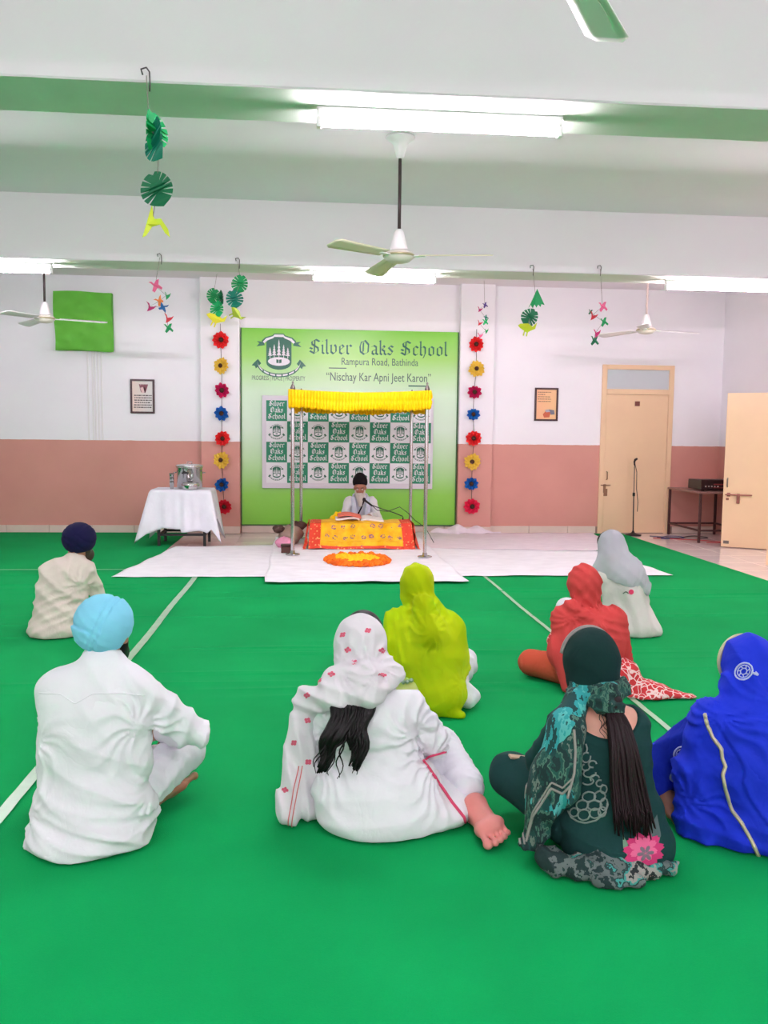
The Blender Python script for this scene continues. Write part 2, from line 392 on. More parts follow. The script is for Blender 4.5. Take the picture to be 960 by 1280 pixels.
def blackletter(mb, text, x, z, size, y, w=.2, width=None):
    adv = sum(GL[c][0] for c in text)
    s = size; sx = s if width is None else width/adv
    nx, nz = math.cos(.75)*w/2, math.sin(.75)*w/2
    for ch in text:
        a, strokes = GL[ch]
        for st in strokes:
            for (x0, z0), (x1, z1) in zip(st, st[1:]):
                dx, dz = x1-x0, z1-z0; L = math.hypot(dx, dz) or 1; ex, ez = dx/L*.025, dz/L*.025
                q = [(x0-ex-nx, z0-ez-nz), (x0-ex+nx, z0-ez+nz), (x1+ex+nx, z1+ez+nz), (x1+ex-nx, z1+ez-nz)]
                cr = dx*nz-dz*nx
                if abs(cr) < .012*L:      # stroke along the nib: give it a hair line width
                    px, pz = -dz/L*.03, dx/L*.03; q = [(x0-px, z0-pz), (x0+px, z0+pz), (x1+px, z1+pz), (x1-px, z1-pz)]
                mb.add([(x+a_*sx, y, z+b_*s) for a_, b_ in q], [(0, 1, 2, 3)])
        x += a*sx
    return x
def text_mesh(text, x, z, y, width, height=None, shear=0, track=1.0):
    """plain lettering as flat mesh, left edge x, base line z, facing -y"""
    cu = bpy.data.curves.new('lettering', 'FONT'); cu.body = text; cu.shear = shear; cu.space_character = track; cu.resolution_u = 3
    o = bpy.data.objects.new('tmp', cu); COL.objects.link(o)
    dg = bpy.context.evaluated_depsgraph_get(); me = bpy.data.meshes.new_from_object(o.evaluated_get(dg))
    bpy.data.objects.remove(o); bpy.data.curves.remove(cu)
    vs = np.array([v.co[:] for v in me.vertices]); fs = [tuple(p.vertices) for p in me.polygons]; bpy.data.meshes.remove(me)
    x0, x1 = vs[:, 0].min(), vs[:, 0].max(); s = width/(x1-x0); sz = s if height is None else height/.72
    return [(x+(a-x0)*s, y, z+b*sz) for a, b, _ in vs], fs
def arcpts(cx, cz, rx, rz, a0, a1, n): return [(cx+rx*math.cos(a0+(a1-a0)*i/n), cz+rz*math.sin(a0+(a1-a0)*i/n)) for i in range(n+1)]
def band(mb, top, bot, y):
    n = len(top); mb.add([(x, y, z) for x, z in top]+[(x, y, z) for x, z in bot], [(i, i+1, n+i+1, n+i) for i in range(n-1)])
def crest(y0, dy):
    """crest in a unit box (x -.5...5, z -.5...5): returns (green mesh, pale mesh)"""
    g, w = MB(), MB()
    sh = [(-.24, .3), (0, .42), (.24, .3), (.24, -.2)]+arcpts(0, -.2, .24, .16, 0, -PI, 12)[1:]
    g.add([(x, y0, z) for x, z in sh], [tuple(range(len(sh)))])
    ell = arcpts(0, -.17, .21, .1, 0, 2*PI, 20)[:-1]; w.add([(x, y0-dy, z) for x, z in ell], [tuple(range(len(ell)))])
    for tx, tz, h in ((-.17, -.06, .2), (-.09, -.05, .26), (0, -.05, .38), (.09, -.05, .26), (.17, -.06, .2)):
        w.add([(tx-.006, y0-dy, tz-.04), (tx+.006, y0-dy, tz-.04), (tx+.006, y0-dy, tz+.05), (tx-.006, y0-dy, tz+.05)], [(0, 1, 2, 3)])
        for k in range(4):
            b = tz+.02+h*.22*k; r = .042*(1-k*.2)
            w.add([(tx-r, y0-dy, b), (tx+r, y0-dy, b), (tx, y0-dy, b+h*.32)], [(0, 1, 2)])
    for s in (-1, 1): g.add([(s*.005, y0-2*dy, -.13), (s*.05, y0-2*dy, -.12), (s*.05, y0-2*dy, -.2), (s*.005, y0-2*dy, -.21)], [(0, 1, 2, 3)])
    # top ribbon
    top = [(-.33, .3), (-.26, .38), (-.12, .43), (-.09, .47), (.09, .47), (.12, .43), (.26, .38), (.33, .3)]
    bot = [(-.3, .22), (-.23, .29), (-.12, .34), (-.09, .37), (.09, .37), (.12, .34), (.23, .29), (.3, .22)]
    band(g, top, bot, y0-dy)
    sh2 = lambda P, k: [(x*k, .35+(z-.35)*k*.55) for x, z in P]
    band(w, [(x*.93, z-.022) for x, z in top], [(x*.93, z+.022) for x, z in bot], y0-2*dy)
    for s in (-1, 1): g.add([(s*.29, y0, .27), (s*.42, y0, .29), (s*.37, y0, .24), (s*.43, y0, .17), (s*.27, y0, .2)], [(0, 1, 2, 3, 4)])
    # bottom ribbon
    t2 = arcpts(0, -.12, .43, .33, PI*1.04, PI*1.96, 16); b2 = [(x*.98, z-.085) for x, z in t2]
    band(g, t2, b2, y0-dy); band(w, [(x*.97, z-.022) for x, z in t2], [(x*.97, z+.022) for x, z in b2], y0-2*dy)
    for a in np.linspace(-.3, .3, 6):
        z = -.12-.33*math.sqrt(max(0, 1-(a/.43)**2)); g.add([(a-.012, y0-3*dy, z-.08), (a+.012, y0-3*dy, z-.08), (a+.012, y0-3*dy, z), (a-.012, y0-3*dy, z)], [(0, 1, 2, 3)])
    for s in (-1, 1): g.add([(s*.4, y0, -.12), (s*.34, y0, -.22), (s*.44, y0, -.34), (s*.46, y0, -.28), (s*.52, y0, -.27), (s*.47, y0, -.2)], [(0, 1, 2, 3, 4, 5)])
    return g, w
def placed(mb, x, z, sx, sz):
    m2 = MB(); m2.v = [(x+a*sx, b, z+c*sz) for a, b, c in mb.v]; m2.f = list(mb.f); return m2

# ---------------------------------------------------------------- banner
def banner_mat():
    t = NT('green_banner_print'); g = t.n('ShaderNodeNewGeometry'); sp = t.n('ShaderNodeSeparateXYZ'); t.l(g.outputs['Position'], sp.inputs[0])
    h = t.math('DIVIDE', t.math('SUBTRACT', sp.outputs[2], .115), 2.85)
    c = t.ramp(h, [(0, rgb(128, 206, 52)), (.16, rgb(142, 214, 76)), (.34, rgb(192, 234, 176)), (.5, rgb(216, 244, 216)), (.68, rgb(210, 242, 206)), (.86, rgb(160, 224, 104)), (1, rgb(124, 210, 54))])
    t.l(c, t.p.inputs['Base Color']); t.p.inputs['Roughness'].default_value = .3; t.p.inputs['Specular IOR Level'].default_value = .5
    t.bump(t.noise(g.outputs['Position'], 2.5, 2), .05, .02)
    return t.m
YBN = YB-.045
ban = tag(empty('banner', (0, 0, 0)), 'large green banner printed with a crest and motto on the far wall', 'banner')
BX0, BX1, BZ0, BZ1 = -1.022, 2.145, .115, 2.965
MB().bbox(BX0, BX1, YBN, YBN+.02, BZ0, BZ1, .003).obj('banner_panel', banner_mat(), ban)
fm = MB()
for a in ((BX0, BX0+.014, BZ0, BZ1), (BX1-.014, BX1, BZ0, BZ1)): fm.box(a[0], a[1], YBN-.006, YBN+.01, a[2], a[3])
fm.box(BX0, BX1, YBN-.006, YBN+.01, BZ0, BZ0+.014)
fm.obj('banner_edge', mat('dark_green_edge', (58, 120, 60), .5), ban)
M_PGREEN = mat('print_dark_green', (16, 104, 78), .35)
M_PGREEN2 = mat('print_bright_green', (24, 138, 100), .5)
M_PWHITE = mat('print_white', (240, 240, 244), .45)
M_PGREY = mat('print_grey_green', (70, 104, 92), .4)
yt = YBN-.0025
# letters of the school name
LX0, LX1, LZ = -.04, 1.985, 2.62
_adv = sum(GL[c][0] for c in 'Silver Oaks School'); _sx = (LX1-LX0)/_adv; _x = LX0
for _w in ('Silver', 'Oaks', 'School'):
    mbt = MB(); _wd = sum(GL[c][0] for c in _w)*_sx; blackletter(mbt, _w, _x, LZ, .128, yt, .2, _wd); mbt.obj('lettering', M_PGREEN, ban); _x += _wd+GL[' '][0]*_sx
for tx, x, z, w, m in (('Rampura Road, Bathinda', .43, 2.465, 1.12, M_PGREY), ('\u201cNischay Kar Apni Jeet Karon\u201d', .21, 2.235, 1.53, M_PGREY), ('PROGRESS | PEACE | PROSPERITY', -.862, 2.225, .765, M_PGREY)):
    v, f = text_mesh(tx, x, z, yt, w, .065 if 'PEACE' in tx else (.105 if 'Road' in tx else .125)); mb = MB(); mb.add(v, f); mb.obj('lettering', m, ban)
MB().box(.245, .5, yt-.001, yt+.002, 2.408, 2.42).obj('underline', M_PGREY, ban); MB().box(1.41, 1.665, yt-.001, yt+.002, 2.165, 2.183).obj('underline', M_PGREEN, ban)
cg, cw = crest(0, .0015)
def put_crest(parent, x, y, z, sx, sz):
    a = placed(cg, x, z, sx, sz); a.v = [(p[0], p[1]+y, p[2]) for p in a.v]; o = a.obj('crest', M_PGREEN, parent)
    b = placed(cw, x, z, sx, sz); b.v = [(p[0], p[1]+y, p[2]) for p in b.v]; b.obj('crest_detail', M_PWHITE, o)
    return o
put_crest(ban, -.475, yt, 2.60, .75, .62)

# ---------------------------------------------------------------- checkered backdrop in front of the banner
bd = tag(empty('checkered_backdrop', (0, 0, 0)), 'white board with green and white checkered name and crest squares', 'backdrop')
YBD = YBN-.05
MB().bbox(-.715, 1.78, YBD, YBD+.02, .665, 2.005, .003).obj('board', mat('white_flex', (226, 222, 230), .5), bd)
yb = YBD-.002; T0 = None; C0 = None
for r in range(4):
    for c in range(8):
        x = -.655+.3005*c; z = 1.935-.2985*r
        if (r+c) % 2 == 0:
            if T0 is None:
                T0 = MB().box(0, .2985, -.002, .004, -.2965, 0).obj('green_square', M_PGREEN2, bd)
                for k, wd_ in enumerate(('Silver', 'Oaks', 'School')):
                    mb = MB(); W = (.222, .19, .25)[k]; blackletter(mb, wd_, .15-W/2, -.078-.092*k, .048, -.0035, .24, W)
                    mb.obj('lettering', M_PWHITE, T0)
                t = T0
            else: t = copy_tree(T0, bd)
            t.location = (x, yb, z)
        else:
            if C0 is None:
                C0 = MB().box(0, .2985, -.001, .004, -.2965, 0).obj('white_square', M_PWHITE, bd)
                a = placed(cg, .149, -.145, .24, .22); a.v = [(p[0], p[1]-.003, p[2]) for p in a.v]; a.obj('crest', M_PGREEN, C0)
                b = placed(cw, .149, -.145, .24, .22); b.v = [(p[0], p[1]-.003, p[2]) for p in b.v]; b.obj('crest_detail', M_PWHITE, C0); t = C0
            else: t = copy_tree(C0, bd)
            t.location = (x, yb, z)

# ---------------------------------------------------------------- canopy
can = tag(empty('canopy', (.55, 10.8, .03)), 'yellow pleated canopy on four ridged steel poles', 'canopy')
PC = [(-.22, 10.12), (1.325, 9.92), (1.345, 11.62), (-.14, 11.72)]
ox, oy = .55, 10.8
prof = []
zz = 0
while zz < 1.86: prof += [(.0235, zz), (.0205, zz+.012)]; zz += .024
pole_me = None
for i, (x, y) in enumerate(PC):
    po = MB().lathe(prof, 10).obj('pole', M_STEEL, can, True) if pole_me is None else link('pole', pole_me, None, can)
    pole_me = po.data; po.location = (x-ox, y-oy, .01)
    MB().lathe([(.085, 0), (.085, .008), (.06, .014), (.028, .02), (.026, .05)], 20).obj('base', M_STEEL, po, True)
    MB().lathe([(.012, 1.86), (.014, 1.9), (.026, 1.925), (.03, 1.95), (.02, 1.975), (.008, 2.0), (.012, 2.015), (.002, 2.03)], 10).obj('finial', mat('dull_steel', (120, 112, 108), .35, .9), po, True)
M_YEL = cloth('yellow_satin', (250, 205, 8), wrinkle=.2, scale=30, rough=.45)
M_YELI = M_YEL
def valance(a, b, inward):
    ax, ay = a; bx, by = b; L = math.hypot(bx-ax, by-ay); nx, ny = (by-ay)/L, -(bx-ax)/L
    n = int(L/.009)
    def fn(u, v):
        s = .5+.5*math.sin(u*n*1.05); sag = -.03*math.sin(PI*u)
        k = .012*math.sin(u*L*2*PI/.035)*(0.5+abs(v-.45))+.02*math.sin(v*PI)*.6+.008*math.sin(u*9+v*4)
        z = 1.945+sag-.215*v+.01*math.sin(u*13)*v+.006*math.sin(u*L*2*PI/.07)*(v > .9)
        o = .03+k-(.014 if abs(v-.5) < .09 else 0)
        return (ax+(bx-ax)*(u*1.06-.03)+nx*o-ox, ay+(by-ay)*(u*1.06-.03)+ny*o-oy, z)
    return fn
for a, b in ((PC[0], PC[1]), (PC[1], PC[2]), (PC[2], PC[3]), (PC[3], PC[0])):
    o = MB().grid(valance(a, b, 0), 260, 10).obj('valance', M_YEL, can, True); solidify(o, .004)
def top(u, v):
    p = Vector((*PC[0], 0)).lerp(Vector((*PC[1], 0)), u).lerp(Vector((*PC[3], 0)).lerp(Vector((*PC[2], 0)), u), v)
    return (p.x-ox, p.y-oy, 1.93-.05*math.sin(PI*u)*math.sin(PI*v)-.03*math.sin(PI*u)*(1 if v in (0, 1) else .6))
solidify(MB().grid(top, 24, 24).obj('roof_cloth', M_YEL, can, True), .004)
rm = MB()
for a, b in ((PC[0], PC[1]), (PC[1], PC[2]), (PC[2], PC[3]), (PC[3], PC[0])): rm.tube([(a[0]-ox, a[1]-oy, 1.885), (b[0]-ox, b[1]-oy, 1.885)], .011, 8)
rm.obj('top_rail', M_STEEL, can, True)

# ---------------------------------------------------------------- draped low stand with the open book
def drape_mat():
    t = NT('yellow_brocade'); v = t.coord('Object')
    sp = t.n('ShaderNodeSeparateXYZ'); t.l(v, sp.inputs[0])
    vo = t.n('ShaderNodeTexVoronoi'); vo.inputs['Scale'].default_value = 8.5; vo.inputs['Randomness'].default_value = .3; t.l(v, vo.inputs['Vector'])
    d = vo.outputs['Distance']
    ringf = t.math('LESS_THAN', t.math('ABSOLUTE', t.math('SUBTRACT', d, .22)), .085)
    sm = t.n('ShaderNodeTexVoronoi'); sm.inputs['Scale'].default_value = 60; t.l(v, sm.inputs['Vector'])
    stip = t.math('LESS_THAN', sm.outputs['Distance'], .55)
    base = t.ramp(t.noise(v, 9, 3), [(.3, rgb(236, 168, 0)), (.7, rgb(252, 204, 16))])
    c = t.mix(t.math('MULTIPLY', ringf, stip), base, rgb(150, 92, 120))
    t.l(c, t.p.inputs['Base Color']); t.p.inputs['Roughness'].default_value = .45
    t.bump(t.noise(v, 16, 3), .5, .02); return t.m
def red_mat():
    t = NT('red_bandhani'); v = t.coord('Object')
    vo = t.n('ShaderNodeTexVoronoi'); vo.inputs['Scale'].default_value = 24; t.l(v, vo.inputs['Vector'])
    c = t.ramp(vo.outputs['Distance'], [(.18, rgb(246, 190, 120)), (.3, rgb(226, 62, 34))])
    t.l(c, t.p.inputs['Base Color']); t.p.inputs['Roughness'].default_value = .6; return t.m
st = tag(empty('draped_stand', (.63, 10.95, .03)), 'low stand draped in a yellow patterned cloth with red border', 'stand')
SX = .60
MB().bbox(-SX+.03, SX-.03, -.08, .40, .0, .29, .01).obj('stand_body', mat('dark_wood', (92, 60, 40), .6), st)
def dr(u, v, x0=-1, x1=1, v0=0, v1=1):
    xx = x0+(x1-x0)*u; w = v0+(v1-v0)*v           # w: 0 back of the top ... 1 front hem on the floor
    x = xx*(SX+.0+.03*w)
    if w < .38: y = .42-.50*(w/.38); z = .305+.02*math.sin(PI*w/.38)
    else:
        q = (w-.38)/.62; y = -.08-.26*q**1.15; z = .305*(1-q)**.9+.012
    a = min(1, max(0, abs(xx)-.96)/.04)
    wr = .012*math.sin(x*14+3*w)+.008*math.sin(x*31+w*6)
    return (x, y-wr*(1 if w > .38 else .1), z+wr*.35+.006*math.sin(x*9)*w)
M_DR = drape_mat(); M_RED = red_mat()
solidify(MB().grid(lambda u, v: dr(u, v, -.83, .83, .07, .84), 70, 40).obj('yellow_cloth', M_DR, st, True), .004, 1)
for a in ((-1.06, -.83, 0, 1), (.83, 1.06, 0, 1), (-.83, .83, 0, .07), (-.83, .83, .95, 1.0)):
    solidify(MB().grid(lambda u, v: dr(u, v, *a), 50, 40).obj('red_border', M_RED, st, True), .004, 1)
solidify(MB().grid(lambda u, v: dr(u, v, -.83, .83, .84, .95), 70, 8).obj('gold_hem', M_DR, st, True), .004, 1)
for s in (-1, 1):
    def sd(u, v, s=s):
        p = dr(1 if s > 0 else 0, u, -1.06, 1.06); return (p[0]+s*(.02+.05*v+.01*math.sin(u*20)), p[1], p[2]*(1-v)+.003)
    MB().grid(sd, 40, 10).obj('side_drape', M_RED, st, True)
bk = tag(empty('open_book', (.62, 11.14, .345)), 'open book with white pages lying on the yellow draped stand', 'book')
for s in (-1, 1):
    def pg(u, v, s=s, dz=0): return (s*(.01+.3*u), -.16+.34*v, .012+.026*math.sin(PI*min(1, u*1.25)**.7)*(1-.5*u)+.02*v)
    o = MB().grid(pg, 16, 6).obj('page_block', mat('book_page', (240, 236, 232), .7), bk, True); solidify(o, .02, -1)
solidify(MB().grid(lambda u, v: (-.26+.3*u-.02, -.17+.3*v, .055+.02*math.sin(u*4)+.02*v), 14, 4).obj('book_cloth', mat('pink_red_cloth', (232, 120, 100), .7), bk, True), .006, 1)
def yc(u, v): return (-.38+.22*u, .04+.2*v, .012+.09*math.sin(PI*u)*math.sin(PI*v)+.01*math.sin(u*22))
MB().grid(yc, 20, 10).obj('marker_cloth', M_YEL, bk, True)
# microphone on a low arm
mc = tag(empty('boom_microphone', (1.19, 11.12, .03)), 'black microphone on a thin boom arm in front of the bearded man', 'microphone')
MB().lathe([(.07, 0), (.07, .012), (.02, .02), (.008, .03), (.008, .36)], 14).obj('stand_base', M_BLACK, mc, True)
MB().tube([(0, 0, .37), (-.12, -.01, .42), (-.28, -.02, .47), (-.42, 0, .52)], .006, 8).obj('boom_arm', M_BLACK, mc, True)
MB().tube([(-.40, 0, .505), (-.49, .05, .57)], [.011, .015], 10).obj('microphone_body', M_BLACK, mc, True)
MB().lathe([(.004, -.026), (.018, -.018), (.022, 0), (.018, .018), (.004, .026)], 12, (-.505, .06, .583)).obj('grille', mat('mic_grille', (40, 36, 38), .6, .5), mc, True)
MB().tube([(-.40, 0, .51), (-.34, -.03, .45), (-.2, -.05, .44), (-.05, -.06, .5), (.06, -.05, .42), (.16, -.03, .32), (.3, 0, .22), (.42, .05, .02)], .005, 6).obj('cable', M_BLACK, mc, True)

# ---------------------------------------------------------------- marigold ring
gr = tag(empty('marigold_ring', (.52, 9.60, .034)), 'ring of orange and yellow marigold heads on the white sheet', 'flowers')
def ruffle(seed):
    r = random.Random(seed); mb = MB(); n = 10; prof = [(.004, 0), (.03, .004), (.036, .016), (.028, .03), (.012, .038)]
    vs = []
    for i, (ra, z) in enumerate(prof):
        for k in range(n):
            a = 2*PI*k/n; q = ra*(1+(.16 if (k+i) % 2 else -.12))*r.uniform(.94, 1.06); vs.append((q*math.cos(a), q*math.sin(a), z*r.uniform(.9, 1.15)))
    fs = [(i*n+k, i*n+(k+1) % n, (i+1)*n+(k+1) % n, (i+1)*n+k) for i in range(4) for k in range(n)]+[tuple(4*n+k for k in range(n))]
    return mb.add(vs, fs)
M_MO = mat('marigold_orange', (250, 122, 0), .8); M_MY = mat('marigold_yellow', (255, 206, 10), .8); M_MD = mat('marigold_deep', (232, 96, 4), .8)
mm = {}
for i, m in enumerate((M_MO, M_MY, M_MD)):
    o = ruffle(i).obj('marigold', m, gr); mm[i] = o.data; bpy.data.objects.remove(o)
def marig(x, y, k, z=0):
    o = link('marigold', mm[k], None, gr); o.location = (x, y, z); o.rotation_euler = (random.uniform(-.3, .3), random.uniform(-.3, .3), random.uniform(0, 6)); s = random.uniform(.9, 1.2); o.scale = (s, s, s*1.15)
for rr, n, c in ((.345, 38, 0), (.285, 32, 0), (.225, 25, 1), (.165, 18, 1), (.1, 11, 1), (.04, 5, 1)):
    for i in range(n):
        a = 2*PI*i/n+rr*9; k = c
        if c == 0: k = random.choice((0, 0, 0, 2)) if not (1.9 < a % 6.283 < 2.6) else 1
        else: k = random.choice((1, 1, 0)) if rr > .2 else 1
        marig(rr*math.cos(a), rr*1.12*math.sin(a), k, .0 if rr > .3 else .006)
for i in range(16):
    a = 2*PI*i/16+.2; marig(.315*math.cos(a), .35*math.sin(a), 0, .02)

# things lying left of the stand
bag = tag(empty('cloth_bag', (-.30, 11.0, .04)), 'brown and grey cloth bag lying by the left canopy poles', 'bag')
def blob(name, m, parent, c, r, seed, n=14, flat=0):
    def fn(u, v):
        a, b = 2*PI*u, PI*v; k = 1+.12*math.sin(3*a+seed)*math.sin(2*b)+.09*math.sin(5*a+2*seed)*math.sin(3*b)
        return (c[0]+r[0]*k*math.sin(b)*math.cos(a), c[1]+r[1]*k*math.sin(b)*math.sin(a), max(flat, c[2]+r[2]*k*math.cos(b)))
    return MB().grid(fn, 2*n, n).obj(name, m, parent, True)
blob('bag_body', mat('grey_brown_cloth', (150, 130, 116), .8), bag, (.03, .25, .1), (.16, .26, .12), 2, flat=0)
blob('bag_flap', mat('dark_brown_cloth', (74, 48, 40), .8), bag, (-.12, .12, .19), (.08, .1, .05), 5, flat=.1)
blob('bag_flap', mat('dark_brown_cloth', (74, 48, 40), .8), bag, (.12, .34, .21), (.12, .1, .06), 8, flat=.1)
pk = blob('folded_scarf', mat('pink_cloth', (226, 150, 180), .85, bump=(30, .6, .01)), None, (-.34, 10.78, .10), (.11, .13, .07), 3, flat=.036); tag(pk, 'crumpled pink scarf lying beside the brown cloth bag', 'scarf')
bx = tag(empty('wooden_box', (-.27, 10.33, .036)), 'small dark wooden box at the foot of the front left canopy pole', 'box')
MB().bbox(-.09, .03, -.06, .06, 0, .075, .006).obj('box_body', mat('dark_red_wood', (84, 44, 36), .5), bx)
MB().bbox(-.095, .035, -.065, .065, .077, .10, .006).obj('lid', mat('darker_red_wood', (66, 36, 32), .5), bx)

# ---------------------------------------------------------------- table with the steel pot
tb = tag(empty('side_table', (-1.67, 11.42, .0)), 'small black metal table under a white cloth', 'table')
MB().bbox(-.37, .37, -.27, .27, .70, .725, .004).obj('tabletop', mat('table_board', (120, 90, 70), .6), tb)
for x in (-.28, .30):
    for y in (-.25, .25): MB().bbox(x-.018, x+.018, y-.018, y+.018, .0, .70, .003).obj('leg', M_BLACK, tb)
for y in (-.25, .25): MB().bbox(-.28, .30, y-.012, y+.012, .135, .165, .002).obj('stretcher', M_BLACK, tb)
for x in (-.28, .30): MB().bbox(x-.012, x+.012, -.25, .25, .135, .165, .002).obj('stretcher', M_BLACK, tb)
def tcl():
    HX, HY = .375, .275
    def fn(u, v):
        a = 2*PI*u; c, s = math.cos(a), math.sin(a); k = 1/max(abs(c)/HX, abs(s)/HY)
        ex, ey = c*k, s*k
        if v <= .35: q = v/.35; return (ex*q, ey*q, .728)
        q = (v-.35)/.65
        corner = (min(abs(ex)/HX, abs(ey)/HY))**6
        drop = (.485+.02*math.sin(3*a))*(1+.42*corner)+(.04 if ex > 0 else 0)
        if ex < -.2: drop += .02
        if ex > .3: drop -= .12*(1-corner)
        fl = .035*math.sin(a*9+1)*q+.02*math.sin(a*17)*q
        ou = .012+.10*q*corner+.055*q+fl*.6
        if ex < -.3: ou += .06*q
        return (ex*(1+ou/HX*.8), ey*(1+ou/HY*.7), .728-min(drop, .708)*q+.01*math.sin(q*3))
    return fn
o = MB().grid(tcl(), 140, 26).obj('tablecloth', cloth('white_tablecloth', (236, 238, 244), wrinkle=.5, scale=8), None, True, loc=(-1.67, 11.42, 0)); solidify(o, .003, 1)
tag(o, 'white cloth draped over the small black table', 'tablecloth')
pot = tag(empty('steel_pot', (-1.60, 11.50, .735)), 'large shiny steel drum with lid on the white tablecloth', 'pot')
MB().lathe([(.15, 0), (.165, .01), (.165, .255), (.172, .262), (.172, .275)], 36).obj('drum', M_STEEL, pot, True)
MB().lathe([(.175, .27), (.178, .28), (.178, .298), (.165, .305), (.08, .315), (.02, .318)], 36).obj('lid', M_STEEL, pot, True)
MB().tube([(-.03, 0, .317), (-.03, 0, .338), (.03, 0, .338), (.03, 0, .317)], .006, 8).obj('lid_handle', M_STEEL, pot, True)
for s in (-1, 1): MB().tube([(s*.168, -.05, .2), (s*.2, -.05, .2), (s*.2, .05, .2), (s*.168, .05, .2)], .006, 8).obj('handle', M_STEEL, pot, True)
MB().bbox(-.08, .01, -.172, -.155, .19, .21, .003).obj('plate', M_BLACK, pot)
bw = tag(empty('steel_bowl', (-1.55, 11.22, .734)), 'wide low steel bowl in front of the steel drum', 'bowl')
MB().lathe([(.085, 0), (.105, .01), (.116, .055), (.11, .08), (.105, .08), (.102, .055), (.085, .015)], 32).obj('bowl', M_STEEL, bw, True)
cu = tag(empty('steel_cup', (-1.795, 11.27, .734)), 'stack of slim steel tumblers beside the steel drum', 'cups')
for k in range(3):
    MB().lathe([(.022, .05*k), (.03, .05*k+.085), (.033, .05*k+.09), (.031, .05*k+.09), (.026, .05*k+.06)], 20).obj('tumbler', M_STEEL, cu, True)
MB().lathe([(.03, .19), (.033, .192), (.033, .2), (.01, .205)], 18).obj('tumbler_cap', mat('dark_steel', (110, 104, 100), .3, .9), cu, True)

# ---------------------------------------------------------------- wall pieces
cv = tag(empty('board_cover', (-3.20, YB, 3.0)), 'bright green cloth cover stretched over a square board high on the wall', 'cover')
def cvf(u, v):
    x, z = -.40+.80*u, -.41+.82*v; e = min(u, 1-u, v, 1-v)
    w = .006*math.sin((x*1.0+z*1.2)*16+2*math.sin(z*5))+.005*math.sin((x*.5-z)*23)
    return (x+.008*math.sin(v*7)+(-.02*v), -.084-(w if e > 0 else 0), z+.01*math.sin(u*5)*(v in (0, 1)))
MB().grid(cvf, 50, 50).obj('cover_front', cloth('green_cover', (110, 196, 70), wrinkle=.12, scale=5, rough=.5, stretch=(1, 1, 1)), cv, True)
MB().bbox(-.40, .39, -.066, -.005, -.405, .405, .01).obj('board', mat('green_side', (90, 170, 60), .6), cv)
cr = tag(empty('cable_raceway', (-3.08, YB, 0)), 'thin white vertical cable channels below the green board cover', 'conduit')
for k, x in enumerate((-.10, -.035, .0, .045, .09)):
    MB().bbox(x-.011, x+.011, -.016, 0, DADO, 2.60, .002).obj('conduit', M_WHITEP, cr)
def frame(x0, x1, z0, z1, label, paper, kind):
    cx, cz = (x0+x1)/2, (z0+z1)/2; f = tag(empty('picture_frame', (cx, YB, cz)), label, 'picture', 'small framed posters'); w, h = (x1-x0)/2, (z1-z0)/2; b = .026
    m = MB().bbox(-w, w, -.03, 0, h-b, h, .003).bbox(-w, w, -.03, 0, -h, -h+b, .003).bbox(-w, -w+b, -.03, 0, -h+b, h-b, .003).bbox(w-b, w, -.03, 0, -h+b, h-b, .003)
    m.obj('frame', mat('dark_brown_frame', (62, 30, 30), .4), f)
    p = MB().box(-w+b, w-b, -.014, -.002, -h+b, h-b).obj('print', paper, f)
    M_INK = mat('ink', (60, 48, 46), .7); r = random.Random(3 if kind else 9)
    tl = MB()
    if kind == 0:
        for k in range(6):
            z = h*.06-.034*k; x = -w+b+.018+r.uniform(0, .02)
            while x < w-b-.03:
                L = r.uniform(.014, .04); tl.box(x, min(x+L, w-b-.015), -.0155, -.0135, z-.008, z+.006); x += L+.008
        tl.obj('text_lines', M_INK, p)
        g = MB()
        for a in (-.5, -.25, .0, .25, .5, .75):
            g.add([(a*.09-.004, -.0155, h*.72), (a*.09+.014, -.0155, h*.70), (a*.03+.022, -.0155, h*.22), (a*.03-.006, -.0155, h*.24)], [(0, 1, 2, 3)])
        g.obj('drawing', mat('drawing_pink', (150, 96, 104), .7), p)
        g = MB(); g.add([(-.03, -.016, h*.5), (.01, -.016, h*.55), (.03, -.016, h*.25), (-.005, -.016, h*.18)], [(0, 1, 2, 3)]); g.obj('drawing', mat('drawing_pale', (232, 200, 196), .7), p)
    else:
        for k, L0 in enumerate((.2, .11, .19, .2, .2)):
            z = h*.74-.034*k; x = -w+b+.02; e = x+L0
            while x < e:
                L = r.uniform(.012, .035); tl.box(x, min(e, x+L), -.0155, -.0135, z-.006, z+.004); x += L+.006
        tl.obj('text_lines', mat('ink_brown', (130, 84, 60), .7), p)
        for pts, c, nm in (([(.0, -.36), (.07, -.5), (.05, -.78), (-.03, -.8), (-.05, -.6)], (206, 104, 72), 'a'), ([(.04, -.3), (.12, -.34), (.13, -.6), (.07, -.62)], (120, 120, 132), 'b'), ([(-.02, -.34), (.04, -.3), (.06, -.44), (.0, -.48)], (180, 176, 186), 'c')):
            g = MB(); g.add([(x, -.0155-.0005*ord(nm)%.002, z*h) for x, z in pts], [tuple(range(len(pts)))]); g.obj('drawing', mat('poster_'+nm, c, .7), p)
def paper(name, a, b):
    t = NT(name); v = t.coord('Object'); sp = t.n('ShaderNodeSeparateXYZ'); t.l(v, sp.inputs[0])
    t.l(t.ramp(t.math('ADD', t.math('MULTIPLY', sp.outputs[0], 2.5), .5), [(0, rgb(*a)), (.7, rgb(*b))]), t.p.inputs['Base Color']); t.p.inputs['Roughness'].default_value = .35; return t.m
frame(-2.59, -2.25, 1.725, 2.21, 'dark framed poster with rows of text on cream paper left of the banner', paper('cream_paper', (240, 216, 196), (222, 220, 214)), 0)
frame(3.31, 3.665, 1.69, 2.18, 'dark framed orange poster right of the banner', paper('orange_paper', (246, 184, 138), (244, 196, 140)), 1)
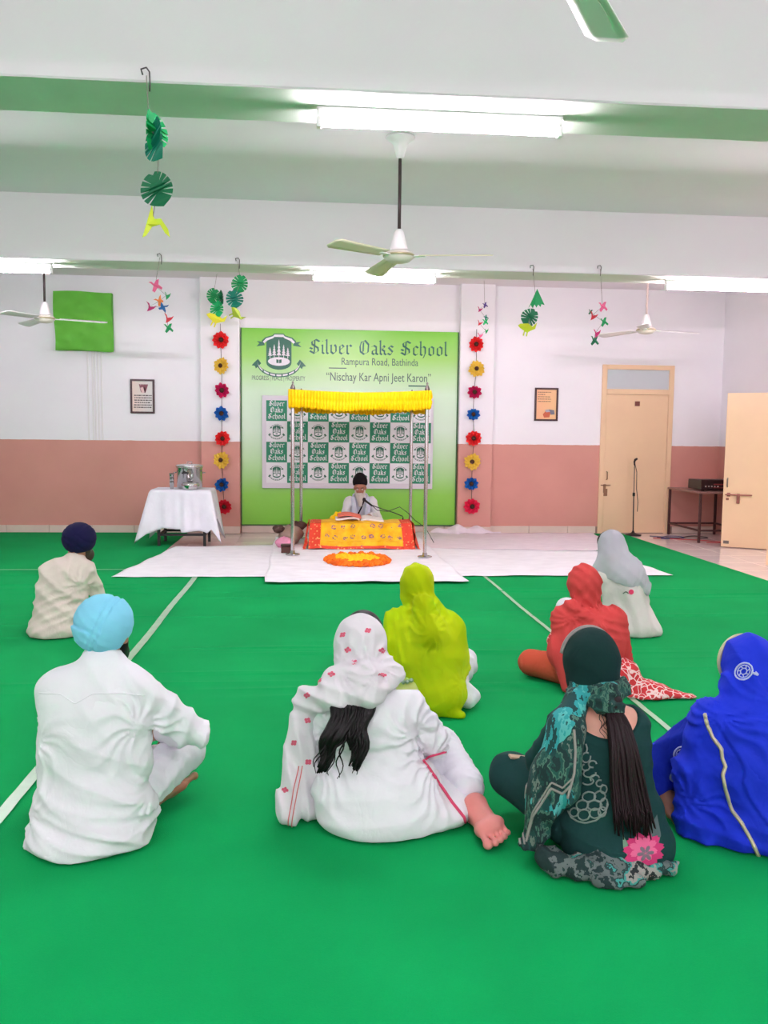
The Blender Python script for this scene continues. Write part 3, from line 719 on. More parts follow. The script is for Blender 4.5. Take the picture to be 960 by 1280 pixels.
MB0 = MB().lathe([(.012, 0), (.012, .02), (.004, .025)], 8); 

# mic stand by the closed door
ms = tag(empty('microphone_stand', (4.79, 12.42, .0)), 'tall black microphone stand with round base by the closed door', 'stand')
MB().lathe([(.12, 0), (.12, .014), (.05, .03), (.02, .05), (.016, .07)], 20).obj('base', M_BLACK, ms, True)
MB().tube([(0, 0, .06), (-.01, 0, .62)], .010, 8).obj('lower_pole', mat('grey_pole', (90, 84, 84), .35, .7), ms, True)
MB().tube([(-.01, 0, .6), (-.015, 0, 1.06)], .0065, 8).obj('upper_pole', mat('grey_pole', (90, 84, 84), .35, .7), ms, True)
MB().tube([(-.01, 0, .59), (-.01, 0, .64)], .02, 8).obj('clamp', M_BLACK, ms, True)
MB().tube([(-.015, 0, 1.05), (-.02, 0, 1.10), (-.02, -.03, 1.13), (.01, -.04, 1.15)], [.012, .014, .018, .014], 8).obj('mic_clip', M_BLACK, ms, True)
MB().tube([(-.02, -.02, 1.08), (.015, -.02, .95), (.02, -.02, .7), (.05, -.02, .5), (.045, -.02, .36)], .005, 6).obj('cable', M_BLACK, ms, True)

# amplifier table in the far right corner
M_RUST = mat('dark_brown_steel', (82, 52, 52), .5, .3)
at_ = tag(empty('metal_table', (5.70, 12.08, .0)), 'dark steel frame table in the far right corner', 'table')
tx0, tx1, ty0, ty1 = -.33, .45, -.57, .52
MB().bbox(tx0, tx1, ty0, ty1, .69, .715, .004).obj('tabletop', mat('table_brown', (140, 104, 96), .4), at_)
for x in (tx0+.03, tx1-.03):
    for y in (ty0+.03, ty1-.03): MB().bbox(x-.016, x+.016, y-.016, y+.016, .0, .69, .002).obj('leg', M_RUST, at_)
for y in (ty0+.03, ty1-.03): MB().bbox(tx0+.03, tx1-.03, y-.012, y+.012, .16, .185, .002).obj('rail', M_RUST, at_)
for x in (tx0+.03, tx1-.03): MB().bbox(x-.012, x+.012, ty0+.03, ty1-.03, .16, .185, .002).obj('rail', M_RUST, at_)
am = tag(empty('amplifier', (5.75, 11.98, .717)), 'black audio amplifier with knobs on the steel table', 'amplifier')
MB().bbox(-.25, .30, -.22, .2, .015, .15, .006).obj('case', mat('amp_black', (36, 26, 28), .4), am)
MB().bbox(-.252, .302, -.232, -.215, .01, .155, .004).obj('front_panel', mat('amp_panel', (58, 40, 42), .3, .4), am)
for k in range(5):
    o = MB().tube([(-.19+.045*k, -.23, .06), (-.19+.045*k, -.25, .06)], .013, 12).obj('knob', M_STEEL, am, True)
MB().bbox(-.07, .28, -.238, -.23, .085, .1, .001).obj('trim_line', mat('amp_red', (150, 60, 60), .4), am)
MB().bbox(-.07, .28, -.238, -.23, .04, .05, .001).obj('trim_line', mat('amp_red', (150, 60, 60), .4), am)
for x in (-.2, .25): MB().bbox(x-.02, x+.02, -.18, -.14, 0, .016, .002).obj('foot', M_BLACK, am)
for i, (pts, c, lb) in enumerate((
    ([(5.0, 12.3), (5.15, 12.2), (5.3, 12.3), (5.45, 12.22), (5.4, 12.05), (5.2, 12.1), (5.05, 12.0), (5.25, 11.95)], (60, 70, 120), 'blue cable tangled on the floor by the steel table'),
    ([(4.95, 12.05), (5.2, 11.95), (5.45, 11.85), (5.6, 11.75), (5.75, 11.6), (5.65, 11.5), (5.5, 11.55)], (190, 60, 60), 'red cable running on the floor under the steel table'),
    ([(5.05, 12.15), (5.3, 12.02), (5.5, 12.2), (5.7, 12.3), (5.8, 12.1), (5.6, 12.0)], (50, 46, 50), 'black cable curled on the floor under the steel table'))):
    mb = MB(); P = [Vector((x, y, .007)) for x, y in pts]; Q = []
    for k in range(len(P)-1):
        p0, p1, p2, p3 = P[max(k-1, 0)], P[k], P[k+1], P[min(k+2, len(P)-1)]
        for s in range(6):
            t = s/6; Q.append(.5*((2*p1)+(p2-p0)*t+(2*p0-5*p1+4*p2-p3)*t*t+(3*p1-p0-3*p2+p3)*t**3))
    mb.tube(Q, .006, 6); tag(mb.obj('cable', mat('cable_%d' % i, c, .5), None, True), lb, 'cable')

# ---------------------------------------------------------------- fans
def fan(x, y, z, rot, label, rod, rodm, bladem, R=.70, hz=None):
    f = tag(empty('ceiling_fan', (x, y, z)), label, 'fan', 'ceiling fans')
    MB().lathe([(.012, .10), (.02, ZC-z-.13), (.03, ZC-z-.12), (.075, ZC-z-.03), (.105, ZC-z)], 20).obj('ceiling_canopy', M_WHITEP, f, True) if False else None
    MB().lathe([(.02, ZC-z-.15), (.028, ZC-z-.14), (.055, ZC-z-.045), (.10, ZC-z-.01), (.11, ZC-z)], 22).obj('ceiling_canopy', M_WHITEP, f, True)
    MB().tube([(0, 0, .12), (0, 0, ZC-z-.13)], .013, 10).obj('rod', rodm, f, True)
    MB().lathe([(.02, .19), (.035, .17), (.06, .07), (.066, .045), (.05, .035)], 22).obj('lower_canopy', M_WHITEP, f, True)
    MB().lathe([(.05, .035), (.1, .022), (.115, 0), (.11, -.02), (.08, -.045), (.04, -.055), (.01, -.056)], 28).obj('motor', mat('fan_motor', (226, 222, 206), .35), f, True)
    MB().lathe([(.118, .004), (.122, -.004), (.118, -.012), (.108, -.006)], 28).obj('motor_ring', mat('fan_ring', (190, 180, 140), .3, .5), f, True)
    for k in range(3):
        a = rot+k*2*PI/3
        bl = MB()
        def bf(u, v):
            r = .16+(R-.16)*u; w = .052+.022*u-(.03*max(0, u-.93)/.07 if u > .93 else 0)
            tw = (v-.5)*2*w; return (r, tw, -.004+tw*.24-.018*u)
        bl.grid(bf, 14, 4); o = bl.obj('blade', bladem, f, True); solidify(o, .005); o.rotation_euler = (0, 0, a)
        MB().bbox(.09, .2, -.022, .022, -.014, -.006, .002).obj('blade_arm', M_WHITEP, o)
        MB().tube([(.24, -.03, -.018), (R*.92, -.045, -.03), (R*.92, .03, -.012), (.24, .02, -.004)], .0022, 5).obj('blade_trim', mat('fan_trim', (214, 210, 190), .4), o, True)
    return f
M_BLADE = mat('cream_blade', (222, 218, 186), .4); M_ROD = mat('dark_rod', (66, 54, 54), .4, .3); M_BLG = mat('pale_green_blade', (226, 232, 222), .4); M_RODW = mat('pale_rod', (206, 190, 180), .4)
fan(.645, 6.55, 2.80, math.radians(-17.5), 'ceiling fan with dark rod hanging in the middle of the hall', 0, M_ROD, M_BLADE)
fan(.60, 2.33, 2.80, math.radians(57), 'nearest ceiling fan with one pale green blade showing at the top edge', 0, M_ROD, M_BLG)
fan(-3.13, 10.58, 2.78, math.radians(8), 'far left ceiling fan in front of the green board cover', 0, M_ROD, M_WHITEP)
fan(4.15, 10.58, 2.80, math.radians(5), 'far right ceiling fan with pale rod above the closed door', 0, M_RODW, M_WHITEP)

# ---------------------------------------------------------------- flower garlands
def flower_mesh(style, m):
    mb = MB(); r = random.Random(style)
    L = [(11, .115, .028), (8, .085, .05), (6, .055, .062)] if style == 0 else [(13, .125, .02), (10, .09, .04)] if style == 1 else [(9, .10, .04), (7, .08, .06), (5, .05, .07)]
    for n, R, lift in L:
        for k in range(n):
            a = 2*PI*k/n+R*20; w = R*(.36 if style == 1 else .42); R2 = R*r.uniform(.9, 1.1)
            c, s = math.cos(a), math.sin(a)
            pts = [(.015, 0, .012), (.5*R2, -w*.8, lift*.6), (R2*.82, -w*.55, lift*1.0), (R2, 0, lift*.75), (R2*.82, w*.55, lift), (.5*R2, w*.8, lift*.6), (.5*R2, 0, lift*.35)]
            o = len(mb.v); mb.v += [(p[0]*c-p[1]*s, -p[2], p[0]*s+p[1]*c) for p in pts]
            mb.f += [(o, o+1, o+6), (o+1, o+2, o+6), (o+2, o+3, o+6), (o+3, o+4, o+6), (o+4, o+5, o+6), (o+5, o, o+6)]
    ob = mb.obj('flower', m); me = ob.data; bpy.data.objects.remove(ob); return me
FM = {'red': (0, (236, 34, 36)), 'yellow': (1, (240, 200, 70)), 'magenta': (2, (206, 12, 90)), 'blue': (2, (14, 104, 190)), 'crimson': (0, (220, 16, 48)), 'pinkred': (0, (232, 24, 74))}
FME = {k: flower_mesh(s, mat('paper_'+k, c, .75)) for k, (s, c) in FM.items()}
M_CEN = mat('flower_centre', (70, 40, 26), .9); cen = MB().lathe([(.004, 0), (.03, .0), (.034, .012), (.02, .03), (.004, .034)], 10); cen.v = [(x, -z-.03, y) for x, y, z in cen.v]
o = cen.obj('flower_centre', M_CEN, None, True); CME = o.data; bpy.data.objects.remove(o)
def garland(pts, cols, label, y):
    g = tag(empty('flower_garland', (pts[0][0], y-.02, 0)), label, 'garland', 'paper flower garlands')
    x0 = pts[0][0]
    MB().tube([(pts[0][0]-x0, -.01, 3.0)]+[(p[0]-x0, -.012, p[1]) for p in pts], .004, 5).obj('string', mat('dark_string', (70, 60, 56), .8), g)
    for (x, z), c in zip(pts, cols):
        f = link('flower', FME[c], None, g); f.location = (x-x0, -.02, z); f.rotation_euler = (random.uniform(-.2, .2), random.uniform(0, 6), random.uniform(-.25, .25)); s = random.uniform(.95, 1.08); f.scale = (s, s, s)
        c_ = link('flower_centre', CME, None, f)
CS = ['red', 'yellow', 'magenta', 'blue', 'red', 'yellow', 'blue', 'crimson']
garland([(-1.295, 2.768), (-1.28, 2.41), (-1.28, 2.061), (-1.282, 1.733), (-1.284, 1.38), (-1.285, 1.072), (-1.276, .716), (-1.255, .404)], CS, 'string of eight paper flowers on the pilaster left of the banner', YB-.135)
garland([(2.383, 2.784), (2.391, 2.428), (2.362, 2.093), (2.357, 1.769), (2.376, 1.419), (2.36, 1.079), (2.354, .75), (2.361, .419)], CS[:7]+['pinkred'], 'string of eight paper flowers on the pilaster right of the banner', YB-.135)

# ---------------------------------------------------------------- paper mobiles
def monstera():
    n = 11; pts = [(0, .5)]
    R = []
    for k in range(n):
        a = PI*.5-(k+.6)*(2*PI)/(n+.2); R.append(a)
    out = []
    for k, a in enumerate(R):
        for da, r in ((-.17, .5), (.0, .52), (.17, .5)): out.append((r*math.cos(a-da*-1)*.95, r*math.sin(a+da)*1.0))
        if k < n-1 and 0 < k < n-1: m_ = (R[k]+R[k+1])/2; out.append((.24*math.cos(m_), .24*math.sin(m_)))
    out.append((0, .3))
    return out
def half(P, s): return P
def _mon():
    R = lambda a: (.5*math.sin(a)*(1-.12*math.cos(a)), .5*math.cos(a)-.02)     # a from the stalk (top) round to the tip
    pts = [(0, .40), (.10, .47)]
    cuts = (.75, 1.15, 1.55, 1.95, 2.35)
    a = .38
    for c in cuts:
        while a < c-.1: pts.append(R(a)); a += .16
        pts.append(R(c-.055)); x, z = R(c+.25); pts.append((x*.30, z*.45+.05)); pts.append(R(c+.055)); a = c+.16
    pts += [R(2.6), R(2.85), (0, -.55)]
    return pts+[(-x, z) for x, z in reversed(pts[1:-1])]
MON = _mon()
FERN = [(0, .5), (.45, -.22), (.3, -.2), (.27, -.34), (.15, -.24), (.08, -.4), (-.02, -.26), (-.14, -.46), (-.24, -.32), (-.36, -.5)]
BIRD = [(-.5, .05), (-.38, .16), (-.15, .2), (.05, .24), (.3, .1), (.5, .34), (.44, .0), (.25, -.1), (.1, -.2), (.08, -.42), (.02, -.42), (.03, -.22), (-.06, -.2), (-.1, -.42), (-.16, -.4), (-.12, -.16), (-.36, -.06)]
BIRD2 = [(0, .52), (.06, .1), (.25, .12), (.45, -.18), (.5, -.42), (.36, -.3), (.22, -.06), (.0, -.14), (-.22, -.45), (-.34, -.52), (-.2, -.1)]
BUTT = [(-.55, .1), (-.34, .2), (-.12, .1), (-.02, .42), (.16, .55), (.2, .14), (.52, -.02), (.5, -.2), (.2, -.1), (.06, -.5), (-.14, -.44), (-.12, -.06), (-.34, .06)]
HUM = [(-.5, .18), (-.2, .22), (.05, .05), (.3, .25), (.45, .5), (.42, .1), (.3, -.2), (.12, -.5), (.02, -.15), (-.15, .05)]
def cut(parent, name, shape, x, y, z, s, m, rz=0, ry=0, fold=.25, rx=0):
    """paper cut-out folded along its middle line, 1.5 mm thick"""
    from mathutils.geometry import tessellate_polygon
    P = [Vector((a, b, 0)) for a, b in shape]; tri = tessellate_polygon([P])
    mb = MB(); mb.add([(a*s, -abs(a)*s*fold, b*s) for a, b in shape], [tuple(t) for t in tri])
    o = mb.obj(name, m, parent); solidify(o, .0018)
    o.location = (x, y, z); o.rotation_euler = (rx, ry, rz); return o
PM = {k: mat('card_'+k, c, .6) for k, c in dict(green=(16, 160, 90), bright=(20, 196, 112), deep=(8, 112, 72), teal=(10, 132, 110), lime=(206, 222, 40), olive=(176, 196, 50), pink=(240, 104, 150), magenta=(196, 36, 112), orange=(246, 140, 70), blue=(20, 104, 170), red=(214, 44, 60), yellow=(242, 236, 50), purple=(90, 70, 140)).items()}
M_STR = mat('thread', (140, 130, 122), .8); M_HOOK = mat('hook_wire', (90, 84, 86), .4, .8)
def mobile(name, x, y, ztop, label, pieces, hook=True, path=None):
    r = tag(empty(name, (x, y, ztop)), label, 'mobile', 'hanging paper mobiles')
    if hook: MB().tube([(-.02, .0, .01), (-.025, -.012, .03), (0, -.02, .035), (.012, -.012, .02), (.012, 0, -.02), (.01, 0, -.06)], .004, 6).obj('hook', M_HOOK, r, True)
    zl = min(p[3] for p in pieces)
    MB().tube([(.0, -.02, .0)]+[((a-x)*.999, b-y, c-ztop) for _, a, b, c, *_ in pieces], .0022, 5).obj('thread', M_STR, r)
    for (sh, a, b, c, s, m, rz, ry, fo) in pieces:
        nm = {id(MON): 'leaf', id(FERN): 'leaf', id(BIRD): 'bird', id(BIRD2): 'bird', id(BUTT): 'butterfly', id(HUM): 'butterfly'}[id(sh)]
        cut(r, nm, sh, a-x, b-y, c-ztop, s, PM[m], rz, ry, fo)
    return r
y1 = 4.10
mobile('leaf_mobile', -.745, y1+.02, 3.06, 'large leaf mobile with two monstera leaves and lime bird hanging nearest', [
    (MON, -.735, y1, 2.83, .17, 'bright', 1.15, .1, .5), (MON, -.69, y1-.03, 2.78, .19, 'teal', -1.0, -.4, .3),
    (MON, -.702, y1, 2.57, .155, 'deep', -.25, -.35, .25), (BIRD2, -.728, y1, 2.42, .15, 'lime', .5, 0, .3)])
Y2 = 8.36
mobile('bird_mobile', -1.42, Y2+.03, 3.09, 'mobile of small paper birds hanging below the left part of the far beam', [
    (BUTT, -1.464, Y2, 2.827, .125, 'pink', .3, .2, .3), (HUM, -1.365, Y2, 2.741, .085, 'green', 1.0, .3, .4), (BUTT, -1.421, Y2-.02, 2.685, .1, 'orange', -.4, 0, .4),
    (HUM, -1.52, Y2, 2.634, .1, 'magenta', .2, .7, .3), (BUTT, -1.395, Y2, 2.632, .1, 'blue', .5, 2.5, .4), (HUM, -1.36, Y2, 2.533, .1, 'red', .6, .5, .4), (BUTT, -1.35, Y2, 2.44, .1, 'green', .4, .4, .3)])
mobile('leaf_mobile', -1.305, 12.25, 3.64, 'leaf mobile with yellow bird hanging just above the left flower string', [
    (MON, -1.36, 12.25, 3.347, .21, 'green', .5, .3, .3), (MON, -1.25, 12.27, 3.33, .2, 'deep', -1.0, -.5, .3), (MON, -1.30, 12.25, 3.174, .22, 'bright', -.5, -.3, .3), (BIRD, -1.33, 12.25, 3.03, .28, 'yellow', .2, .3, .2)], False)
mobile('leaf_mobile', -.696, Y2+.03, 3.07, 'leaf mobile with olive bird hanging left of the banner top corner', [
    (MON, -.675, Y2, 2.869, .165, 'green', -.3, .2, .2), (MON, -.735, Y2-.02, 2.725, .165, 'teal', .3, -.3, .3), (BIRD, -.72, Y2, 2.59, .17, 'olive', .4, .9, .3)])
Y5 = 12.25
mobile('bird_mobile', 2.417, Y5, 3.64, 'mobile of tiny paper birds just above the right flower string', [
    (BUTT, 2.437, Y5, 3.304, .09, 'purple', .3, .2, .3), (HUM, 2.358, Y5, 3.247, .09, 'magenta', .3, .5, .3), (BUTT, 2.453, Y5, 3.13, .08, 'teal', .3, 0, .3), (BUTT, 2.45, Y5, 3.07, .1, 'bright', -.3, .5, .3), (HUM, 2.36, Y5, 3.056, .09, 'red', .3, .6, .3), (HUM, 2.457, Y5, 2.946, .09, 'green', .6, .2, .3), (HUM, 2.37, Y5, 2.88, .1, 'pink', .3, .3, .3)], False)
mobile('leaf_mobile', 2.13, Y2+.03, 3.08, 'fern leaf mobile with lime bird left of the orange poster', [
    (FERN, 2.165, Y2, 2.79, .2, 'green', .2, .12, .25), (MON, 2.115, Y2, 2.62, .17, 'deep', -.5, .75, .2), (BIRD, 2.075, Y2-.02, 2.51, .19, 'lime', .1, .1, .2)])
mobile('bird_mobile', 2.80, Y2+.03, 3.095, 'mobile of paper butterflies hanging in front of the wall above the closed door', [
    (BUTT, 2.83, Y2, 2.735, .11, 'pink', .2, .4, .2), (HUM, 2.73, Y2, 2.647, .1, 'red', .3, .6, .3), (BUTT, 2.71, Y2, 2.68, .06, 'deep', .3, .6, .3), (BUTT, 2.845, Y2, 2.588, .1, 'green', .3, .3, .3), (HUM, 2.77, Y2, 2.48, .1, 'magenta', .4, .3, .3), (BUTT, 2.755, Y2, 2.407, .11, 'deep', .3, .5, .3)])

# ================================================================ people (implicit surfaces -> meshes)
f32 = np.float32
def V3(p): return np.array(p, f32)
def cap(a, b, ra, rb=None):
    a, b = V3(a), V3(b); rb = ra if rb is None else rb; ab = b-a; L2 = float(ab@ab)+1e-9
    def fn(P):
        q = P-a; t = np.clip(q@ab/L2, 0, 1)
        d = q-t[:, None]*ab
        return np.sqrt(np.einsum('ij,ij->i', d, d))-(ra+(rb-ra)*t)
    m = max(ra, rb); fn.lo = np.minimum(a, b)-m; fn.hi = np.maximum(a, b)+m; return fn
def ell(c, r, R=None):
    c, r = V3(c), V3(r); RT = None if R is None else np.array(R, f32)
    def fn(P):
        q = P-c
        if RT is not None: q = q@RT
        k0 = np.sqrt(((q/r)**2).sum(1)); k1 = np.sqrt(((q/(r*r))**2).sum(1))+1e-9
        return k0*(k0-1)/k1
    m = r.max() if RT is not None else r; fn.lo = c-m; fn.hi = c+m; return fn
def rot(rx=0, ry=0, rz=0):
    from mathutils import Euler
    return np.array(Euler((rx, ry, rz)).to_matrix())
def smin2(a, b, k):
    h = np.clip(.5+.5*(b-a)/k, 0, 1); return b+(a-b)*h-k*h*(1-h)
def U(k, *fs):
    fs = list(fs)
    def fn(P):
        d = fs[0](P)
        for g in fs[1:]: d = smin2(d, g(P), k)
        return d
    fn.lo = np.min([g.lo for g in fs], 0); fn.hi = np.max([g.hi for g in fs], 0); return fn
def infl(f, a):
    g = lambda P: f(P)-a
    g.lo = f.lo-max(a, 0); g.hi = f.hi+max(a, 0); return g
def cutf(f, *hs):
    """keep the side where every h(P) < 0"""
    def fn(P):
        d = f(P)
        for h in hs: d = np.maximum(d, h(P))
        return d
    fn.lo = f.lo; fn.hi = f.hi; return fn
def plane(n, c):
    n = V3(n); n = n/np.linalg.norm(n); return lambda P: P@n-c
def folds(d, wl, seed=0, warp=1.2, ridge=True):
    d = V3(d); d = d/np.linalg.norm(d); r = np.random.default_rng(seed)
    k = (r.normal(size=(3, 3))*4).astype(f32); ph = r.uniform(0, 6, 3)
    def fn(P):
        u = P@d*(2*PI/wl)+warp*np.sin(P@k[0]+ph[0])+warp*.7*np.sin(P@k[1]*1.7+ph[1])
        a = .6+.4*np.sin(P@k[2]*1.3+ph[2])
        return a*((1-2*np.abs(np.sin(u*.5))) if ridge else np.sin(u))
    return fn
def radial(c, n, R, seed=0, ax=(0, 1, 0), core=.06):
    """pull lines running out of one point, seen along ax"""
    n = max(4, round(n*.72)); c = V3(c); ax = V3(ax); ax = ax/np.linalg.norm(ax); u = np.cross(ax, V3((0, 0, 1))); u = u/np.linalg.norm(u); w = np.cross(u, ax); ph = np.random.default_rng(seed).uniform(0, 6, 3)
    def fn(P):
        q = P-c; r = np.sqrt((q*q).sum(1)); a = np.arctan2(q@w, q@u)
        s = np.sin(a*n+ph[0]+1.2*np.sin(r*30+ph[1])+.8*np.sin(a*3+ph[2]))
        return (1-1.6*np.abs(s))*np.exp(-(r/R)**2)*np.clip(r/core-.2, 0, 1)
    return fn
def disp(f, *terms):
    """terms: (amplitude, fold function[, mask function])"""
    def fn(P):
        d = f(P)
        near = np.abs(d) < .1
        if near.any():
            Q = P[near]; e = np.zeros(len(Q), f32)
            for t in terms:
                w = t[0]*t[1](Q)
                if len(t) > 2: w = w*t[2](Q)
                e += w
            d = d.copy(); d[near] -= e
        return d
    fn.lo = f.lo-.02; fn.hi = f.hi+.02; return fn
def nets(f, h, lo=None, hi=None, zmin=0.0):
    """surface nets of an implicit function on a sparse grid -> verts, quads"""
    lo = np.array(f.lo if lo is None else lo, float)-2.5*h; hi = np.array(f.hi if hi is None else hi, float)+2.5*h
    n = np.ceil((hi-lo)/h).astype(int)+1; B = 6; n = ((n+B-1)//B)*B
    nb = n//B
    ci = np.stack(np.meshgrid(*[np.arange(k) for k in nb], indexing='ij'), -1).reshape(-1, 3)
    cc = (lo+(ci*B+B/2-.5)*h).astype(f32)
    dc = f(cc); act = np.abs(dc) < B*h*1.15+.03
    vol = np.repeat(np.repeat(np.repeat(dc.reshape(nb), B, 0), B, 1), B, 2).astype(f32)
    loc = np.stack(np.meshgrid(np.arange(B), np.arange(B), np.arange(B), indexing='ij'), -1).reshape(-1, 3)
    idx = (ci[act][:, None, :]*B+loc[None]).reshape(-1, 3)
    P = (lo+idx*h).astype(f32)
    d = f(P)
    if zmin is not None: d = np.maximum(d, zmin-P[:, 2])
    vol[idx[:, 0], idx[:, 1], idx[:, 2]] = d
    ins = vol < 0
    c = ins[:-1, :-1, :-1].astype(np.int8)
    cnt = np.zeros(np.array(vol.shape)-1, np.int8)
    for i in (0, 1):
        for j in (0, 1):
            for k in (0, 1): cnt += ins[i:ins.shape[0]-1+i, j:ins.shape[1]-1+j, k:ins.shape[2]-1+k]
    A = np.argwhere((cnt > 0) & (cnt < 8))
    vid = np.full(cnt.shape, -1, np.int32); vid[A[:, 0], A[:, 1], A[:, 2]] = np.arange(len(A))
    acc = np.zeros((len(A), 3)); num = np.zeros(len(A))
    for ax in range(3):
        o1, o2 = [a for a in range(3) if a != ax]
        for i in (0, 1):
            for j in (0, 1):
                s = A.copy(); s[:, o1] += i; s[:, o2] += j; e = s.copy(); e[:, ax] += 1
                a = vol[s[:, 0], s[:, 1], s[:, 2]]; b = vol[e[:, 0], e[:, 1], e[:, 2]]
                x = (a < 0) != (b < 0); t = np.where(x, a/np.where(x, a-b, 1), 0)
                p = s.astype(float); p[:, ax] += t; acc += p*x[:, None]; num += x
    verts = lo+acc/num[:, None]*h
    quads = []
    for ax in range(3):
        o1, o2 = (ax+1) % 3, (ax+2) % 3
        sl0 = [slice(None)]*3; sl1 = [slice(None)]*3; sl0[ax] = slice(0, -1); sl1[ax] = slice(1, None)
        E = np.argwhere(ins[tuple(sl0)] != ins[tuple(sl1)])
        ok = (E[:, o1] > 0) & (E[:, o2] > 0) & (E[:, o1] < cnt.shape[o1]) & (E[:, o2] < cnt.shape[o2]) & (E[:, ax] < cnt.shape[ax]); E = E[ok]
        q = []
        for i, j in ((-1, -1), (0, -1), (0, 0), (-1, 0)):
            s = E.copy(); s[:, o1] += i; s[:, o2] += j; q.append(vid[s[:, 0], s[:, 1], s[:, 2]])
        q = np.stack(q, 1); fl = ins[E[:, 0], E[:, 1], E[:, 2]]
        q[~fl] = q[~fl][:, ::-1]
        q = q[(q >= 0).all(1)]; quads.append(q)
    return verts, np.concatenate(quads)
def build(name, parts, m, parent):
    """parts: list of (verts, quads) joined into one mesh object"""
    vs = []; qs = []; o = 0
    for v, q in parts: vs.append(v); qs.append(q+o); o += len(v)
    v = np.concatenate(vs).astype(f32); q = np.concatenate(qs).astype(np.int32)
    me = bpy.data.meshes.new(name); me.vertices.add(len(v)); me.vertices.foreach_set('co', v.ravel())
    me.loops.add(q.size); me.loops.foreach_set('vertex_index', q.ravel())
    me.polygons.add(len(q)); me.polygons.foreach_set('loop_start', np.arange(0, q.size, 4, dtype=np.int32)); me.polygons.foreach_set('loop_total', np.full(len(q), 4, np.int32))
    me.update(calc_edges=True); me.validate()
    return link(name, me, m, parent, True)
def sdf(name, f, h, m, parent, **kw): return build(name, [nets(f, h, **kw)], m, parent)
def surf(f, xz, D, off=.003):
    """where parallel lines of direction D, through (x, 0, z), first meet the surface f; also which of them meet it"""
    xz = np.array(xz, f32); D = V3(D); D = D/np.linalg.norm(D)
    P = np.stack([xz[:, 0], np.zeros(len(xz), f32), xz[:, 1]], 1)-D*(.75/D[1])
    t = np.zeros(len(xz), f32)
    for _ in range(70): t += np.clip(f(P+D*t[:, None]), -.05, .1)*.8
    ok = (np.abs(f(P+D*t[:, None])) < .01) & (t < 1.3)
    return P+D*(t-off)[:, None], ok
def trim(mb, f, path, r, D, n=40, off=.002):
    path = np.array(path, float); s = np.linspace(0, len(path)-1, n); k = np.arange(len(path))
    xz = np.stack([np.interp(s, k, path[:, 0]), np.interp(s, k, path[:, 1])], 1)
    p, ok = surf(f, xz, D, off); run = []
    for a, g in list(zip(p, ok))+[(None, False)]:
        if g and (not run or np.linalg.norm(a-run[-1]) < .05): run.append(a)
        else:
            if len(run) > 2: mb.tube([tuple(q) for q in run], r, 6)
            run = [a] if g else []
    return mb
def patch(mb, f, outline, D, off=.0025, rings=5):
    """star-shaped print laid on the surface"""
    o = np.array(outline, float); c = o.mean(0); n = len(o); pts = [c]
    for k in range(1, rings+1): pts += list(c+(o-c)*k/rings)
    p, ok = surf(f, pts, D, off); fs = [(0, 1+i, 1+(i+1) % n) for i in range(n)]
    for k in range(rings-1):
        a, b = 1+k*n, 1+(k+1)*n; fs += [(a+i, b+i, b+(i+1) % n, a+(i+1) % n) for i in range(n)]
    fs = [q for q in fs if all(ok[i] for i in q)]
    if not fs: return mb
    good = p[fs[0][0]]; p = np.where(ok[:, None], p, good)
    mb.add([tuple(x) for x in p], fs); return mb
def circ(cx, cz, r, n=16, rz=None): return [(cx+r*math.cos(2*PI*i/n), cz+(rz or r)*math.sin(2*PI*i/n)) for i in range(n)]

def skin_mat(name, col):
    t = NT(name); c = rgb(*col); v = t.coord('Object')
    t.l(t.ramp(t.noise(v, 14, 4), [(.3, vary(c, .93)), (.7, vary(c, 1.05))]), t.p.inputs['Base Color'])
    t.p.inputs['Roughness'].default_value = .5; t.p.inputs['Subsurface Weight'].default_value = .12; t.p.inputs['Subsurface Radius'].default_value = (.012, .005, .003)
    t.bump(t.noise(v, 90, 2), .1, .002); return t.m
SK1 = skin_mat('skin_tan', (176, 120, 96)); SK2 = skin_mat('skin_light', (224, 164, 142)); SK3 = skin_mat('skin_foot', (226, 140, 132)); SK4 = skin_mat('skin_brown', (150, 100, 80))
HAIR = mat('black_hair', (12, 9, 9), .45, spec=.25, bump=(60, .4, .004), stretch=(1, 1, .08)); HAIRB = mat('brown_black_hair', (30, 13, 18), .5, spec=.25, bump=(90, .5, .003), stretch=(1, 1, .05))
EYEW = mat('eye_white', (230, 226, 220), .3); EYED = mat('eye_dark', (30, 20, 16), .2)

def head_f(hc, yaw=0, pitch=0, s=1.0):
    """head with brow, nose, lips, chin and ears, facing +y before turning"""
    R = rot(pitch, 0, yaw)
    def w(x, y, z): return tuple(np.array(hc)+R@np.array((x, y, z))*s)
    E = lambda c, r: ell(w(*c), tuple(k*s for k in r), R)
    f = U(.02*s, E((0, -.012, .022), (.076, .095, .094)), E((0, .018, -.045), (.056, .068, .07)), cap(w(0, .066, -.095), w(0, .06, -.09), .022*s),
          cap(w(-.035, .075, .012), w(.035, .075, .012), .016*s))
    g = U(.008*s, f, cap(w(0, .088, .0), w(0, .108, -.034), .009*s, .014*s), cap(w(-.014, .094, -.036), w(.014, .094, -.036), .008*s),
          cap(w(-.02, .082, -.062), w(.02, .082, -.062), .008*s), cap(w(-.018, .08, -.074), w(.018, .08, -.074), .008*s),
          E((-.078, -.005, -.012), (.012, .02, .032)), E((.078, -.005, -.012), (.012, .02, .032)))
    sock = U(.004, cap(w(-.032, .1, -.004), w(-.032, .086, -.004), .012*s), cap(w(.032, .1, -.004), w(.032, .086, -.004), .012*s))
    def fn(P): return -smin2(-g(P), sock(P), .008)
    fn.lo = g.lo; fn.hi = g.hi; fn.w = w
    return fn
